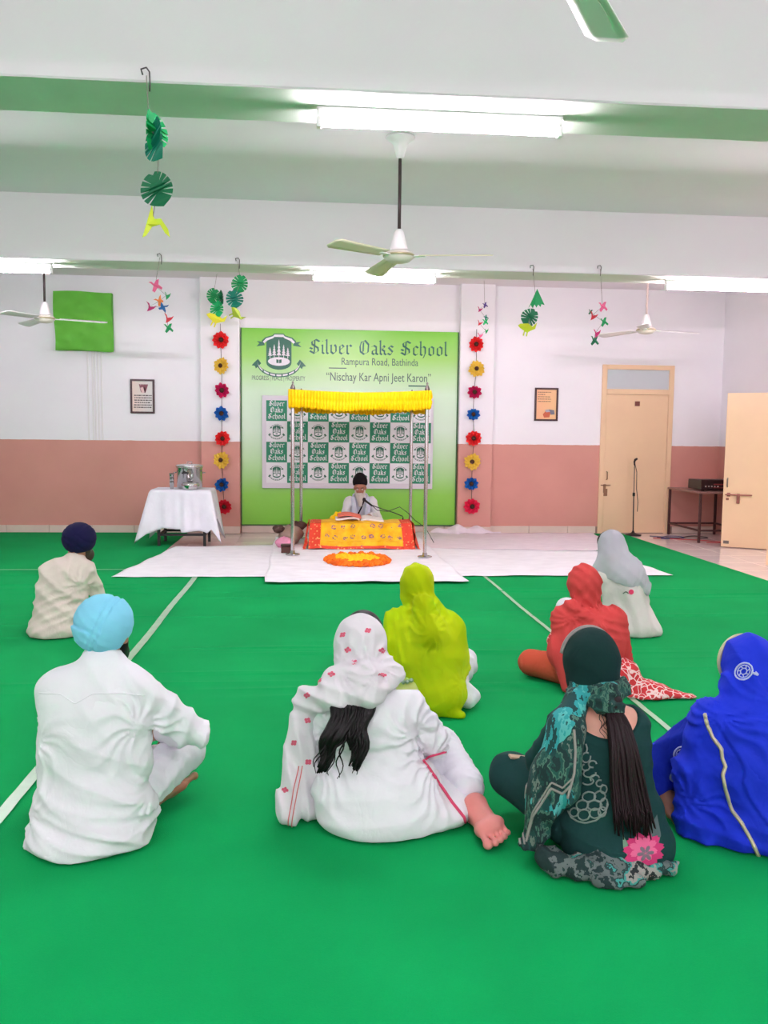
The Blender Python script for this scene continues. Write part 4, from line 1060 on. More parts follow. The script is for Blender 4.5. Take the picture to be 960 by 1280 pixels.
def eyes(parent, hf, s=1.0):
    for sx in (-1, 1):
        c = hf.w(sx*.032, .080, -.004)
        e = MB(); e.lathe([(.001, -.0125*s)]+[(.0125*s*math.cos(a), .0125*s*math.sin(a)) for a in np.linspace(-1.3, 1.3, 7)]+[(.001, .0125*s)], 12, c); eo = e.obj('eye', EYEW, parent, True)
        c2 = hf.w(sx*.032, .0885, -.004); i = MB(); i.lathe([(.001, -.0065*s)]+[(.0065*s*math.cos(a), .0065*s*math.sin(a)) for a in np.linspace(-1.3, 1.3, 5)]+[(.001, .0065*s)], 10, c2); i.obj('iris', EYED, eo, True)
def frame3(heel, toe, up):
    f = V3(toe)-V3(heel); L = float(np.linalg.norm(f)); f = f/L; u = V3(up); u = u-f*float(u@f); u /= np.linalg.norm(u); s = np.cross(f, u); return f, u, s, L
def foot_f(heel, toe, up, side=1, sc=1.0):
    """bare foot: heel, arch, ball and five toes; side=+1 puts the big toe on the right"""
    f, u, s, L = frame3(heel, toe, up); s = s*side
    p = lambda a, b, c: tuple(V3(heel)+f*a*L+s*b*sc+u*c*sc)
    fs = [ell(p(.09, 0, .03), (.034*sc,)*3), cap(p(.1, 0, .02), p(.1, 0, .085), .03*sc, .03*sc), cap(p(.12, -.008, .022), p(.62, -.016, .014), .028*sc, .02*sc), cap(p(.12, .008, .034), p(.62, .02, .022), .028*sc, .022*sc),
          cap(p(.1, 0, .07), p(.6, .01, .03), .028*sc, .018*sc), cap(p(.66, .032, .012), p(.60, -.034, .01), .021*sc, .017*sc), cap(p(.76, .028, .012), p(.72, -.02, .01), .014*sc, .012*sc)]
    foot = U(.02*sc, *fs)
    toes = [(.037, .74, .98, .0142), (.0125, .76, .985, .0102), (-.0075, .74, .955, .0095), (-.0255, .71, .915, .009), (-.042, .67, .86, .0086)]
    ts = [U(.003, cap(p(a0, b*.92, .012), p(a1-.04, b, .013), r*.82*sc), ell(p(a1-.035, b, .012), (r*1.12*sc,)*3)) for b, a0, a1, r in toes]
    return U(.0045*sc, foot, *ts)
def hand_f(wr, tip, up, side=1, curl=.5, sc=1.0):
    """hand with palm, four unequal bent fingers and a thumb leaving the side of the palm"""
    f, u, s, L = frame3(wr, tip, up); s = s*side
    p = lambda a, b, c: tuple(V3(wr)+(f*a+s*b+u*c)*sc)
    fs = [cap(p(-.03, 0, 0), p(.02, 0, 0), .024*sc), cap(p(.02, .016, 0), p(.085, .028, 0), .016*sc, .013*sc), cap(p(.02, -.014, 0), p(.08, -.03, 0), .016*sc, .012*sc), cap(p(.03, 0, 0), p(.088, 0, .002), .017*sc, .014*sc)]
    palm = U(.018*sc, *fs); F = []
    for b, l, r in ((.029, .066, .0086), (.01, .076, .009), (-.01, .07, .0086), (-.029, .056, .0076)):
        a0 = .088; k1 = p(a0, b, 0); c1, c2 = curl*.7, curl*1.5
        q = (a0+l*.45*math.cos(c1), -l*.45*math.sin(c1)); e = (q[0]+l*.55*math.cos(c2), q[1]-l*.55*math.sin(c2))
        k2 = p(q[0], b*1.05, q[1]); k3 = p(e[0], b*1.02, e[1]); F.append(U(.002, cap(k1, k2, r*1.05*sc, r*sc), cap(k2, k3, r*sc, r*.8*sc)))
    t1, t2, t3 = p(.022, .022, -.004), p(.052, .05, -.014), p(.082, .056, -.026)
    F.append(U(.003, cap(t1, t2, .0125*sc, .010*sc), cap(t2, t3, .010*sc, .0085*sc)))
    return U(.005*sc, palm, *F)
def lock(mb, pts, r0, r1, wav=0, wl=.1, ph=0, n=16, side=(1, 0, 0), side2=(0, 1, 0)):
    pts = np.array(pts, float); s = np.linspace(0, len(pts)-1, n); k = np.arange(len(pts))
    P = np.stack([np.interp(s, k, pts[:, i]) for i in range(3)], 1); L = np.r_[0, np.cumsum(np.linalg.norm(np.diff(P, axis=0), axis=1))]
    t = L/L[-1]
    for i in range(n):
        a = wav*min(1, t[i]*2)
        P[i] += np.array(side)*a*math.sin(L[i]/wl*2*PI+ph)+np.array(side2)*a*.5*math.cos(L[i]/wl*2*PI+ph)
    mb.tube([tuple(p) for p in P], [(r0+(r1-r0)*x**1.5)*(.6+.4*min(1, x*6)) for x in t], 6); return mb
class Person:
    def __init__(s, O, label, rz=0, z=.012):
        s.r = tag(empty('person', (O[0], O[1], z), rz), label, 'person', None)
    def body(s, K, SL, LG, hf, neck, skin, h, extra=(), hb=.005, arms=None):
        """one continuous body: torso, limbs and head under the clothes; feet and hands at a finer grid"""
        b = U(.03, infl(K, -.028), infl(SL, -.027), infl(LG, -.022), cap(neck[0], neck[1], neck[2], neck[2]*.95))
        b2 = U(.015, b, hf)
        parts = [nets(b2, h)]+[nets(e, hb) for e in extra]
        s.b = build('body', parts, skin, s.r); return s.b
def arm(a, b, c, ra, rb, rc): return U(.02, cap(a, b, ra, rb), cap(b, c, rb*.97, rc))
leg = arm
def grooves(c, gs):
    c0 = V3(c)
    def fn(P):
        e = np.zeros(len(P), f32)
        for n, off, w, *mk in gs:
            nn = V3(n); nn = nn/np.linalg.norm(nn); g = np.exp(-(((P-c0)@nn-off)/w)**2)
            if mk: g = g*np.clip(((P-c0)@V3(mk[0])-mk[1])/-.01, 0, 1)
            e -= g
        return e
    return fn
def turban_f(c, r, layers):
    """dome with overlapping wraps: each layer is a slightly larger dome cut by a tilted plane"""
    base = ell(c, r); fs = [base]
    c0 = V3(c)
    for i, (n, off, th) in enumerate(layers):
        nn = V3(n); nn /= np.linalg.norm(nn)
        g = ell(c, tuple(k+th for k in r))
        fs.append(cutf(g, (lambda nn, off: (lambda P: -( (P-c0)@nn-off)))(nn, off)))
    return U(.004, *fs)
W_KURTA = cloth('white_kurta', (236, 236, 240), wrinkle=.5, scale=11); W_TROUS = cloth('white_trousers', (232, 232, 238), wrinkle=.55, scale=12)

# ---- man in white with a pale blue turban (front left)
def man_white():
    p = Person((-.77, 3.07), 'seated man in white kurta and pale blue turban at front left')
    K = U(.06, ell((-.005, -.01, .12), (.215, .165, .15)), ell((0, .01, .31), (.205, .135, .27)), ell((.01, .02, .46), (.195, .115, .13)), cap((-.13, .02, .535), (.135, .02, .53), .066), cap((.02, .015, .56), (.025, .025, .66), .07, .06), cap((.02, .02, .60), (-.10, .02, .55), .05, .055), cap((.03, .02, .60), (.12, .02, .55), .05, .055))
    skirt = U(.05, ell((-.02, -.05, .03), (.215, .17, .09)), ell((.08, .05, .05), (.15, .15, .08)))
    SR = arm((.14, .02, .525), (.335, .1, .345), (.19, .31, .27), .072, .062, .046)
    SL = arm((-.14, .02, .525), (-.165, .12, .32), (-.1, .3, .22), .07, .055, .045); S2 = U(.02, SR, SL)
    LG = U(.03, leg((.09, .06, .11), (.275, .33, .19), (.0, .39, .07), .10, .075, .05), leg((-.09, .05, .11), (-.2, .28, .13), (.17, .22, .065), .1, .07, .045))
    hf = head_f((.03, .055, .735), -.25)
    ft = foot_f((.165, .10, .04), (.285, .375, .04), (-.55, .1, .8), 1, 1.05)
    hd = hand_f((.19, .31, .27), (.09, .36, .22), (-.2, .5, .8), 1, .6); hd2 = hand_f((-.1, .3, .22), (0, .36, .18), (.2, .4, .8), -1, .6)
    p.body(K, S2, LG, hf, ((.025, .02, .6), (.03, .045, .69), .056), SK1, .011, [ft, hd, hd2]); eyes(p.b, hf)
    ku = U(.016, U(.05, K, skirt), S2)
    low = lambda P: np.clip((.5-P[:, 2])/.35, 0, 1); armm = lambda P: np.clip((P[:, 0]-.15)/.08, 0, 1)
    ku = disp(ku, (.013, folds((.55, 0, 1), .115, 3, 1.3), low), (.006, folds((.3, 0, 1), .05, 5, 1.4), lambda P: np.clip((.25-P[:, 2])/.15, 0, 1)), (.009, folds((.9, .2, -.35), .075, 8, 1.2), armm), (.007, folds((.8, 0, .6), .10, 12, 1.4), lambda P: np.clip((P[:, 2]-.15)/.2, 0, 1)*np.clip((P[:, 0]+.1)/.15, 0.1, 1)))
    ku = disp(ku, (.009, radial((.165, -.03, .42), 9, .18, 1)), (.007, radial((-.19, -.02, .38), 8, .15, 2)), (.006, radial((.21, -.02, .17), 10, .2, 3)), (.004, radial((.335, .06, .36), 7, .12, 4)), (.005, radial((-.21, -.02, .12), 9, .16, 5)))
    ku = cutf(ku, lambda P: (P[:, 2]-.683)+.25*(P[:, 1]-.0))
    k = sdf('kurta', ku, .0068, W_KURTA, p.r)
    mb = MB()
    trim(mb, ku, [(-.185, .53), (-.11, .525), (-.06, .49), (.0, .525), (.1, .525), (.175, .515)], .0022, (-.2, 1, -.3)); mb.obj('yoke_seam', W_KURTA, k, True)
    sdf('trousers', disp(LG, (.006, folds((.6, -.5, .3), .07, 21, 1.4)), (.003, folds((0, 1, .4), .04, 22))), .010, W_TROUS, p.r)
    TB = cloth('pale_blue_turban', (134, 212, 238), wrinkle=.15, scale=30)
    tf = turban_f((.022, .05, .772), (.100, .118, .102), [((.92, -.05, -.39), .0, .004), ((.92, -.05, -.39), .024, .0085), ((-.4, -.25, -.9), .048, .0065), ((-.15, -.3, -1), .075, .010)])
    tf = disp(tf, (.005, grooves((.022, .05, .772), [((.92, -.05, -.39), -.003, .0045), ((.92, -.05, -.39), .021, .0045), ((-.4, -.25, -.9), .045, .005, (.92, -.05, -.39), 0.0)])), (.001, folds((.6, 0, .8), .03, 2, .8)))
    sdf('turban', cutf(tf, lambda P: .672-P[:, 2]+.10*(P[:, 1]-.0)-.05*np.clip(P[:, 1], -.2, 0)), .006, TB, p.r)
    sdf('beard', U(.02, ell(hf.w(0, .045, -.085), (.064, .06, .055)), ell(hf.w(.055, .02, -.04), (.022, .03, .05)), ell(hf.w(-.055, .02, -.04), (.022, .03, .05))), .009, HAIR, p.r)
man_white()

# ---- man in cream kurta with a navy turban (left, further away)
def man_cream():
    p = Person((-1.77, 6.27), 'seated man in cream kurta and dark navy turban at far left')
    CR = cloth('cream_kurta', (226, 214, 202), wrinkle=.7, scale=12)
    K = U(.06, ell((-.03, -.01, .12), (.19, .16, .15)), ell((-.02, -.01, .27), (.18, .13, .22)), ell((.02, .01, .40), (.175, .115, .14)), cap((-.09, .03, .455), (.14, .03, .455), .07), cap((.06, .02, .5), (.075, .03, .565), .07, .055))
    skirt = ell((-.06, -.04, .04), (.19, .16, .1))
    SR = arm((.15, .03, .45), (.205, .13, .27), (.16, .33, .2), .068, .056, .045); SL = arm((-.1, .03, .45), (-.13, .14, .25), (-.05, .3, .18), .066, .052, .045); S2 = U(.02, SR, SL)
    LG = U(.03, leg((.08, .05, .1), (.27, .33, .13), (0, .36, .07), .1, .07, .05), leg((-.08, .05, .1), (-.16, .28, .12), (.1, .26, .07), .1, .07, .05))
    hf = head_f((.105, .06, .645), -.55)
    hd = hand_f((.16, .33, .2), (.08, .4, .16), (-.2, .5, .8), 1, .6); hd2 = hand_f((-.05, .3, .18), (.04, .36, .15), (.2, .4, .8), -1, .6); ft = foot_f((.1, .24, .05), (.28, .36, .045), (-.3, .4, .9))
    p.body(K, S2, LG, hf, ((.07, .025, .54), (.1, .05, .62), .056), SK1, .012, [hd, hd2, ft], .007); eyes(p.b, hf)
    ku = U(.03, U(.05, K, skirt), cutf(S2, lambda P: P[:, 1]-.17))
    ku = disp(ku, (.008, folds((.5, 0, 1), .11, 31, 1.6)), (.005, folds((-.4, .2, 1), .055, 33, 1.5)))
    ku = cutf(ku, lambda P: P[:, 2]-.585+.3*P[:, 1])
    ku = disp(ku, (.009, radial((.13, -.05, .36), 9, .16, 51)), (.008, radial((.12, .0, .15), 9, .2, 52)))
    sdf('kurta', ku, .010, CR, p.r)
    sdf('trousers', disp(LG, (.006, folds((.6, -.5, .3), .07, 21))), .014, W_TROUS, p.r)
    NV = cloth('navy_turban', (24, 22, 62), wrinkle=.2, scale=30)
    tf = turban_f((.10, .055, .685), (.115, .13, .112), [((.3, .2, -1), .04, .005), ((.8, .2, -.35), .02, .005), ((-.75, .1, -.5), .04, .005), ((.3, -.4, .8), .05, .004)])
    tf = disp(tf, (.006, grooves((.10, .055, .685), [((.8, -.1, -.5), .0, .006), ((.85, -.1, -.45), .035, .006), ((-.5, -.2, -.8), .05, .006), ((.6, -.1, .7), .05, .006)])))
    sdf('turban', cutf(tf, lambda P: .575-P[:, 2]+.12*P[:, 1]+.1*P[:, 0]), .008, NV, p.r)
    sdf('beard', U(.02, ell(hf.w(0, .05, -.085), (.062, .06, .06)), ell(hf.w(.055, .02, -.04), (.022, .03, .05)), ell(hf.w(-.055, .02, -.04), (.022, .03, .05))), .010, mat('dark_brown_beard', (52, 34, 26), .6, bump=(70, .5, .004)), p.r)
man_cream()

# ---- woman in white with long black hair and a flowered veil (centre)
def motif_cloth(name, base, dots, scale, thr, sheer=0, stripes=None, wr=.4):
    t = NT(name); v = t.coord('Object'); c = rgb(*base)
    vo = t.n('ShaderNodeTexVoronoi'); vo.inputs['Scale'].default_value = scale; vo.inputs['Randomness'].default_value = .8; t.l(v, vo.inputs['Vector'])
    wob = t.math('MULTIPLY', t.math('SUBTRACT', t.noise(v, 70, 2), .5), .22)
    m = t.math('LESS_THAN', t.math('ADD', vo.outputs['Distance'], wob), thr)
    t.l(t.mix(m, c, rgb(*dots)), t.p.inputs['Base Color']); t.p.inputs['Roughness'].default_value = .9
    t.bump(t.noise(t.coord('Object', (1, 1, .45)), 12, 3), wr, .02)
    if sheer:
        tr = t.n('ShaderNodeBsdfTransparent'); ms = t.n('ShaderNodeMixShader'); ms.inputs[0].default_value = sheer
        t.l(t.p.outputs[0], ms.inputs[1]); t.l(tr.outputs[0], ms.inputs[2]); t.l(ms.outputs[0], t.out.inputs[0])
    return t.m
def woman_white():
    p = Person((.24, 3.15), 'seated woman in white with flowered white veil and long loose black hair')
    K = U(.045, ell((.01, -.0, .125), (.25, .19, .15)), ell((.0, .0, .29), (.165, .122, .2)), ell((-.02, .015, .395), (.185, .118, .11)), cap((-.15, .03, .435), (.115, .03, .445), .062), cap((-.03, .02, .46), (-.035, .035, .53), .07, .05))
    skirt = U(.06, ell((.02, -.05, .04), (.23, .17, .1)), ell((.22, .0, .04), (.17, .15, .075)), ell((.30, .10, .05), (.12, .12, .06)))
    SR = arm((.125, .03, .435), (.235, .08, .27), (.24, .3, .18), .07, .064, .055); SL = arm((-.17, .03, .43), (-.23, .1, .26), (-.14, .32, .18), .07, .062, .05); S2 = U(.02, SR, SL)
    LG = U(.04, leg((.1, .05, .11), (.30, .34, .14), (.375, .03, .105), .115, .092, .06), leg((-.1, .05, .11), (-.26, .3, .12), (.1, .36, .07), .11, .08, .05))
    hf = head_f((-.052, .095, .635), .1)
    ft = foot_f((.372, -.035, .10), (.428, -.285, .035), (.05, .35, -1), -1, 1.15)
    hd = hand_f((.25, .3, .17), (.2, .4, .13), (0, .3, .9), 1, .6); hd2 = hand_f((-.14, .32, .18), (-.05, .4, .14), (.2, .4, .8), -1, .6)
    p.body(K, S2, LG, hf, ((-.035, .03, .48), (-.04, .07, .58), .05), SK3, .011, [hd, hd2, ft], .0044); eyes(p.b, hf)
    ku = U(.014, U(.06, K, skirt), S2)
    low = lambda P: np.clip((.42-P[:, 2])/.3, 0, 1); armm = lambda P: np.clip((P[:, 0]-.13)/.08, 0, 1)*np.clip((P[:, 2]-.1)/.1, 0, 1)
    pinch = lambda P: np.exp(-((P[:, 2]-.30-.12*P[:, 0])/.012)**2)*-.8
    ku = disp(ku, (.009, folds((-.15, .0, 1), .085, 43, 1.3), low), (.005, folds((.8, .2, -.5), .06, 45, 1.4), armm), (.009, pinch), (.006, folds((.6, 0, .8), .10, 47, 1.4)))
    ku = disp(ku, (.008, radial((.15, -.05, .35), 9, .15, 11)), (.007, radial((-.16, -.06, .35), 9, .14, 12)), (.010, radial((.23, .0, .22), 11, .22, 13)), (.007, radial((-.2, -.02, .24), 10, .2, 14)), (.006, radial((.235, .06, .28), 7, .1, 15)))
    ku = cutf(ku, lambda P: P[:, 2]-.50+.35*P[:, 1])
    k = sdf('kurta', ku, .0068, W_KURTA, p.r)
    DW = (.1, 1, -.41); PK = mat('pink_piping', (222, 70, 110), .7)
    mb = MB(); trim(mb, ku, [(.188, .221), (.21, .189), (.254, .122), (.297, .056), (.339, .0), (.345, -.02)], .0055, DW, off=.004); mb.obj('pink_piping', PK, k, True); mb = MB(); trim(mb, ku, [(.189, .216), (.209, .237), (.251, .247), (.299, .262)], .0045, DW, n=14, off=.003); mb.obj('pink_cuff', PK, k, True)
    sdf('trousers', disp(LG, (.007, folds((.5, .6, .4), .075, 51, 1.4)), (.003, folds((0, 1, .4), .04, 52))), .009, W_TROUS, p.r)
    # hair
    hb = MB()
    sdf('hair', U(.02, ell(hf.w(0, -.015, .025), (.083, .1, .098)), ell(hf.w(.02, .05, .05), (.08, .07, .09)), ell(hf.w(0, -.06, -.03), (.06, .05, .07))), .010, HAIR, p.r)
    r = random.Random(4)
    for i in range(90):
        a = r.uniform(-1, 1); x0 = -.088+a*.062; sd_ = 1 if a > .05 else -1
        x1 = -.115+a*.075; x2 = -.13+sd_*.03+a*.05; zb = r.uniform(.255, .33) if abs(a) > .2 else r.uniform(.32, .38)
        pts = [(x0*.9, -.02, .55), (x0, -.115, .50), ((x0+x1)/2, -.15, .44), (x1, -.172-.012*r.random(), .38), (x2-.01, -.185, zb)]
        lock(hb, pts, .019, .0035, r.uniform(.007, .013), .16, 1.0+r.uniform(-.5, .5)+(2 if a > 0 else 0), 24)
    for i in range(14):
        a = r.uniform(-1, 1); x = -.12+a*.07; lock(hb, [(x*.8, -.15, .48), (x, -.185, .38), (x+a*.03-.015, -.195, r.uniform(.23, .30))], .005, .0012, .01, .11, r.uniform(0, 6), 20)
    hb.obj('loose_hair', HAIR, p.r, True)
    VE = cloth('flowered_veil', (234, 230, 234), .1, wrinkle=.45, scale=12)
    hood = U(.03, ell(hf.w(0, -.012, .02), (.104, .122, .118)), ell(hf.w(0, -.05, -.05), (.105, .085, .09)))
    drape = U(.035, cap((-.25, .03, .455), (-.16, -.08, .50), .055, .05), cap((-.16, -.08, .50), (-.03, -.115, .52), .05, .05), cap((-.03, -.115, .52), (.085, -.01, .56), .048, .032),
              cap((-.15, -.03, .555), (-.04, -.08, .575), .05, .046), cap((-.04, -.08, .575), (.05, .0, .59), .044, .034))
    fall = U(.03, cap((-.25, .04, .44), (-.285, .03, .30), .055, .05), cap((-.285, .03, .30), (-.30, .0, .16), .05, .05), cap((-.30, .0, .16), (-.315, -.02, .05), .055, .06), cap((-.265, .02, .28), (-.24, .02, .05), .05, .06))
    ve = U(.03, hood, drape, fall)
    zmask = lambda P: np.clip((.6-P[:, 2])/.06, 0, 1)*np.clip((P[:, 2]-.38)/.06, 0, 1); fm_ = lambda P: np.clip((.44-P[:, 2])/.05, 0, 1)
    ve = disp(ve, (.006, folds((.35, .2, 1), .055, 61, .9), zmask), (.007, folds((1, .3, .1), .05, 63, .8), fm_), (.005, folds((.9, .2, .5), .085, 65, 1.2)), (.010, radial((-.0, -.06, .60), 9, .14, 66)), (.008, radial((-.13, -.05, .60), 8, .14, 67)))
    ve = cutf(ve, lambda P: (P[:, 1]-.128+.25*P[:, 0])*np.clip((P[:, 2]-.46)/.02, 0, 1)-1*(P[:, 2] < .46)*.01)
    v = sdf('veil', ve, .0075, VE, p.r)
    PKM = mat('pink_motif', (222, 96, 122), .8); rr = random.Random(5)
    for cx, cz in ((-.028, .726), (-.103, .651), (.028, .648), (-.076, .602), (-.158, .554), (-.206, .534), (.03, .545), (-.25, .478), (-.25, .385), (-.245, .225), (-.124, .715), (-.3, .3), (-.33, .12)):
        mb = MB(); a0 = rr.uniform(0, 6)
        for q in range(4):
            a = a0+q*1.57; patch(mb, ve, circ(cx+.007*math.cos(a)*(1+.4*math.cos(2*a)), cz+.006*math.sin(a), .0062, 7), DW, off=.0015, rings=2)
        mb.obj('flower_motif', PKM, v)
    mb = MB()
    for dx in (0, .014): trim(mb, ve, [(-.28+dx, .21), (-.296+dx, .114), (-.316+dx, -.014), (-.321+dx, -.05)], .0022, DW)
    mb.obj('stitched_border', mat('border_stitch', (214, 120, 120), .8), v, True)
woman_white()

# ---- woman in lime green veil
def woman_lime():
    p = Person((.605, 4.45), 'seated woman wrapped in a lime green veil with white trousers')
    WK = cloth('pale_lime_kurta', (236, 238, 150), wrinkle=.5)
    K = U(.06, ell((.02, -.01, .12), (.18, .15, .14)), ell((.0, .0, .29), (.16, .12, .22)), cap((-.12, .03, .45), (.11, .03, .44), .055), cap((-.03, .02, .47), (-.035, .04, .54), .06, .05))
    SR = arm((.12, .03, .43), (.19, .1, .26), (.12, .3, .2), .055, .048, .04); SL = arm((-.13, .03, .44), (-.19, .12, .28), (-.1, .3, .2), .055, .048, .04); S2 = U(.02, SR, SL)
    LG = U(.04, leg((.1, .03, .1), (.25, .27, .17), (.05, .34, .07), .105, .085, .05), leg((-.1, .03, .1), (-.24, .28, .12), (.1, .32, .07), .1, .075, .05), cap((.19, .02, .1), (.24, .0, .06), .07, .06))
    hf = head_f((-.04, .09, .635))
    hd = hand_f((.12, .3, .2), (.04, .37, .17), (0, .4, .9), 1, .6); hd2 = hand_f((-.1, .3, .2), (-.02, .37, .17), (0, .4, .9), -1, .6)
    p.body(K, S2, LG, hf, ((-.035, .03, .5), (-.04, .07, .58), .05), SK2, .012, [hd, hd2], .008); eyes(p.b, hf)
    sdf('kurta', cutf(U(.03, K, S2), lambda P: P[:, 2]-.51+.35*P[:, 1]), .012, WK, p.r)
    sdf('trousers', disp(LG, (.008, folds((.4, .6, .5), .08, 71, 1.4))), .011, W_TROUS, p.r)
    sdf('hair', U(.03, ell(hf.w(0, -.015, .02), (.083, .1, .1)), cap((-.035, -.03, .56), (.005, -.085, .43), .04, .045), ell((.01, -.105, .40), (.05, .035, .055))), .011, HAIR, p.r)
    LM = cloth('lime_veil', (204, 230, 8), .38, wrinkle=.4, scale=16)
    hood = U(.03, ell(hf.w(0, -.01, .02), (.094, .116, .118)), ell(hf.w(0, -.04, -.06), (.082, .08, .09)))
    sh = U(.06, cap((-.155, .03, .455), (.125, .02, .43), .07, .08), ell((.03, -.02, .29), (.185, .15, .21)), ell((.06, -.05, .10), (.16, .14, .14)), cap((.13, .02, .42), (.19, .03, .22), .07, .06), cap((-.02, -.06, .57), (.005, -.10, .44), .062, .075), cap((.01, -.09, .42), (.0, -.08, .36), .085, .06), cap((.03, .03, .56), (.09, .0, .47), .05, .05))
    fall = U(.03, cap((-.165, .02, .49), (-.19, -.02, .36), .05, .05), cap((-.19, -.02, .36), (-.15, -.06, .2), .05, .04), cap((-.12, .0, .51), (-.1, -.1, .28), .045, .04))
    ve = U(.025, hood, sh, fall, cap((.12, -.14, .02), (.17, -.16, .01), .03, .025))
    ve = disp(ve, (.008, folds((1, .1, .35), .06, 81, 1.2), lambda P: np.clip((.5-P[:, 2])/.1, 0, 1)*np.clip(.35+.9*np.abs(P[:, 0]), 0, 1)), (.008, folds((.85, .2, .45), .055, 83, 1.0), lambda P: np.clip((P[:, 2]-.45)/.05, 0, 1)), (.007, folds((1, 0, .15), .045, 85, .6), lambda P: np.clip((-.09-P[:, 0])/.03, 0, 1)))
    ve = cutf(ve, lambda P: (P[:, 1]-.15)*(P[:, 2] > .48)-.01*(P[:, 2] <= .48))
    ve = disp(ve, (.007, radial((.01, -.17, .46), 9, .2, 21)), (.006, radial((-.03, -.05, .56), 8, .12, 22)), (.006, radial((.18, .0, .16), 10, .2, 23)))
    v = sdf('veil', ve, .0085, LM, p.r)
    mb = MB()
    for i in range(5): mb.lathe([(.002, -.012), (.012, -.004), (.012, .006), (.002, .012)], 8, (-.17+.02*i, -.13-.004*i, .19+.006*math.sin(i*2)))
    mb.obj('tassel', mat('silver_tassel', (170, 190, 170), .4, .5), v, True)
woman_lime()

# ---- woman in red veil
def woman_red():
    p = Person((1.62, 4.82), 'seated woman in coral red veil with a red and white patterned skirt')
    RD = cloth('coral_veil', (200, 70, 68), wrinkle=.5, scale=14); RT = cloth('coral_trousers', (204, 86, 62), wrinkle=.6, scale=16)
    K = U(.06, ell((.03, -.01, .12), (.2, .16, .14)), ell((.01, .0, .27), (.17, .125, .2)), cap((-.12, .03, .40), (.13, .03, .40), .06), cap((-.01, .02, .43), (-.015, .04, .5), .06, .05))
    SR = arm((.13, .03, .4), (.19, .1, .24), (.12, .3, .18), .055, .048, .04); SL = arm((-.13, .03, .4), (-.18, .12, .24), (-.1, .3, .18), .055, .048, .04); S2 = U(.02, SR, SL)
    LG = U(.04, leg((.1, .03, .1), (.26, .3, .1), (.0, .36, .06), .1, .07, .05), leg((-.08, .0, .09), (-.285, .21, .085), (-.05, .34, .06), .1, .078, .05))
    hf = head_f((-.015, .09, .58), .15)
    hd = hand_f((.12, .3, .18), (.04, .37, .15), (0, .4, .9), 1, .6); hd2 = hand_f((-.1, .3, .18), (-.02, .37, .15), (0, .4, .9), -1, .6)
    p.body(K, S2, LG, hf, ((-.015, .03, .45), (-.015, .07, .53), .05), SK2, .012, [hd, hd2], .008); eyes(p.b, hf)
    t = NT('red_white_print'); v = t.coord('Object'); wv = t.n('ShaderNodeTexVoronoi', feature='DISTANCE_TO_EDGE'); wv.inputs['Scale'].default_value = 26
    nz = t.n('ShaderNodeTexNoise'); nz.inputs['Scale'].default_value = 9; t.l(v, nz.inputs['Vector']); ad = t.n('ShaderNodeVectorMath', operation='ADD'); t.l(v, ad.inputs[0]); sc = t.n('ShaderNodeVectorMath', operation='SCALE'); sc.inputs[3].default_value = .12; t.l(nz.outputs['Color'], sc.inputs[0]); t.l(sc.outputs[0], ad.inputs[1]); t.l(ad.outputs[0], wv.inputs['Vector'])
    t.l(t.mix(t.math('GREATER_THAN', wv.outputs['Distance'], .075), rgb(236, 208, 204), rgb(204, 50, 54)), t.p.inputs['Base Color']); t.p.inputs['Roughness'].default_value = .9; PR = t.m
    SKT = disp(U(.035, ell((.11, -.06, .07), (.155, .13, .13)), ell((.19, -.11, .08), (.08, .09, .1)), ell((.27, -.17, .035), (.16, .085, .05), rot(0, .12, -.4)), ell((.38, -.225, .016), (.17, .055, .02), rot(0, .06, -.25)), ell((.27, -.25, .012), (.12, .06, .018))), (.014, folds((.75, -.6, .2), .07, 95, 1.0)))
    sdf('kurta', cutf(U(.02, infl(K, -.022), infl(S2, -.012), SKT), lambda P: P[:, 2]-.48+.35*P[:, 1]), .011, PR, p.r)
    sdf('trousers', disp(LG, (.004, folds((.6, .6, .3), .06, 91, 1.3))), .012, RT, p.r)
    sdf('hair', ell(hf.w(0, -.015, .02), (.082, .1, .098)), .014, HAIR, p.r)
    hood = U(.03, ell(hf.w(0, -.01, .015), (.1, .118, .118)), ell(hf.w(0, -.045, -.075), (.085, .075, .07)))
    sh = U(.06, cap((-.14, .03, .40), (.14, .02, .395), .075, .075), ell((.02, -.02, .26), (.195, .15, .18)), cap((.15, .02, .37), (.215, -.01, .14), .07, .05), cap((-.15, .0, .38), (-.2, -.04, .2), .07, .05), cap((-.19, -.04, .22), (-.16, -.12, .03), .055, .035), cap((-.10, -.1, .25), (-.12, -.14, .03), .06, .04))
    roll = cap((-.12, -.02, .475), (.03, -.12, .36), .045, .035)
    ve = U(.02, U(.03, hood, sh), roll)
    ve = cutf(ve, lambda P: .05-P[:, 2]-.3*np.clip(-P[:, 0]-.02, 0, .2)+.16*np.clip(P[:, 0]+.03, 0, 1))
    ve = disp(ve, (.006, folds((.7, .1, .7), .05, 101, 1.0), lambda P: np.clip((P[:, 2]-.42)/.05, 0, 1)), (.005, folds((.25, .1, 1), .05, 103, .9), lambda P: np.clip((P[:, 0]-.0)/.06, 0, 1)*np.clip((.46-P[:, 2])/.05, 0, 1)*np.clip((P[:, 2]-.28)/.04, 0, 1)), (.007, folds((1, 0, .1), .075, 105, .8), lambda P: np.clip((.4-P[:, 2])/.08, 0, 1)*np.clip((-P[:, 0]+.02)/.05, .15, 1)))
    ve = cutf(ve, lambda P: (P[:, 1]-.15)*(P[:, 2] > .43)-.01*(P[:, 2] <= .43))
    ve = disp(ve, (.007, radial((.02, -.1, .44), 10, .18, 31)), (.006, radial((-.13, .0, .42), 9, .2, 32)), (.005, radial((.2, .0, .15), 9, .15, 33)))
    sdf('veil', ve, .008, RD, p.r)
woman_red()

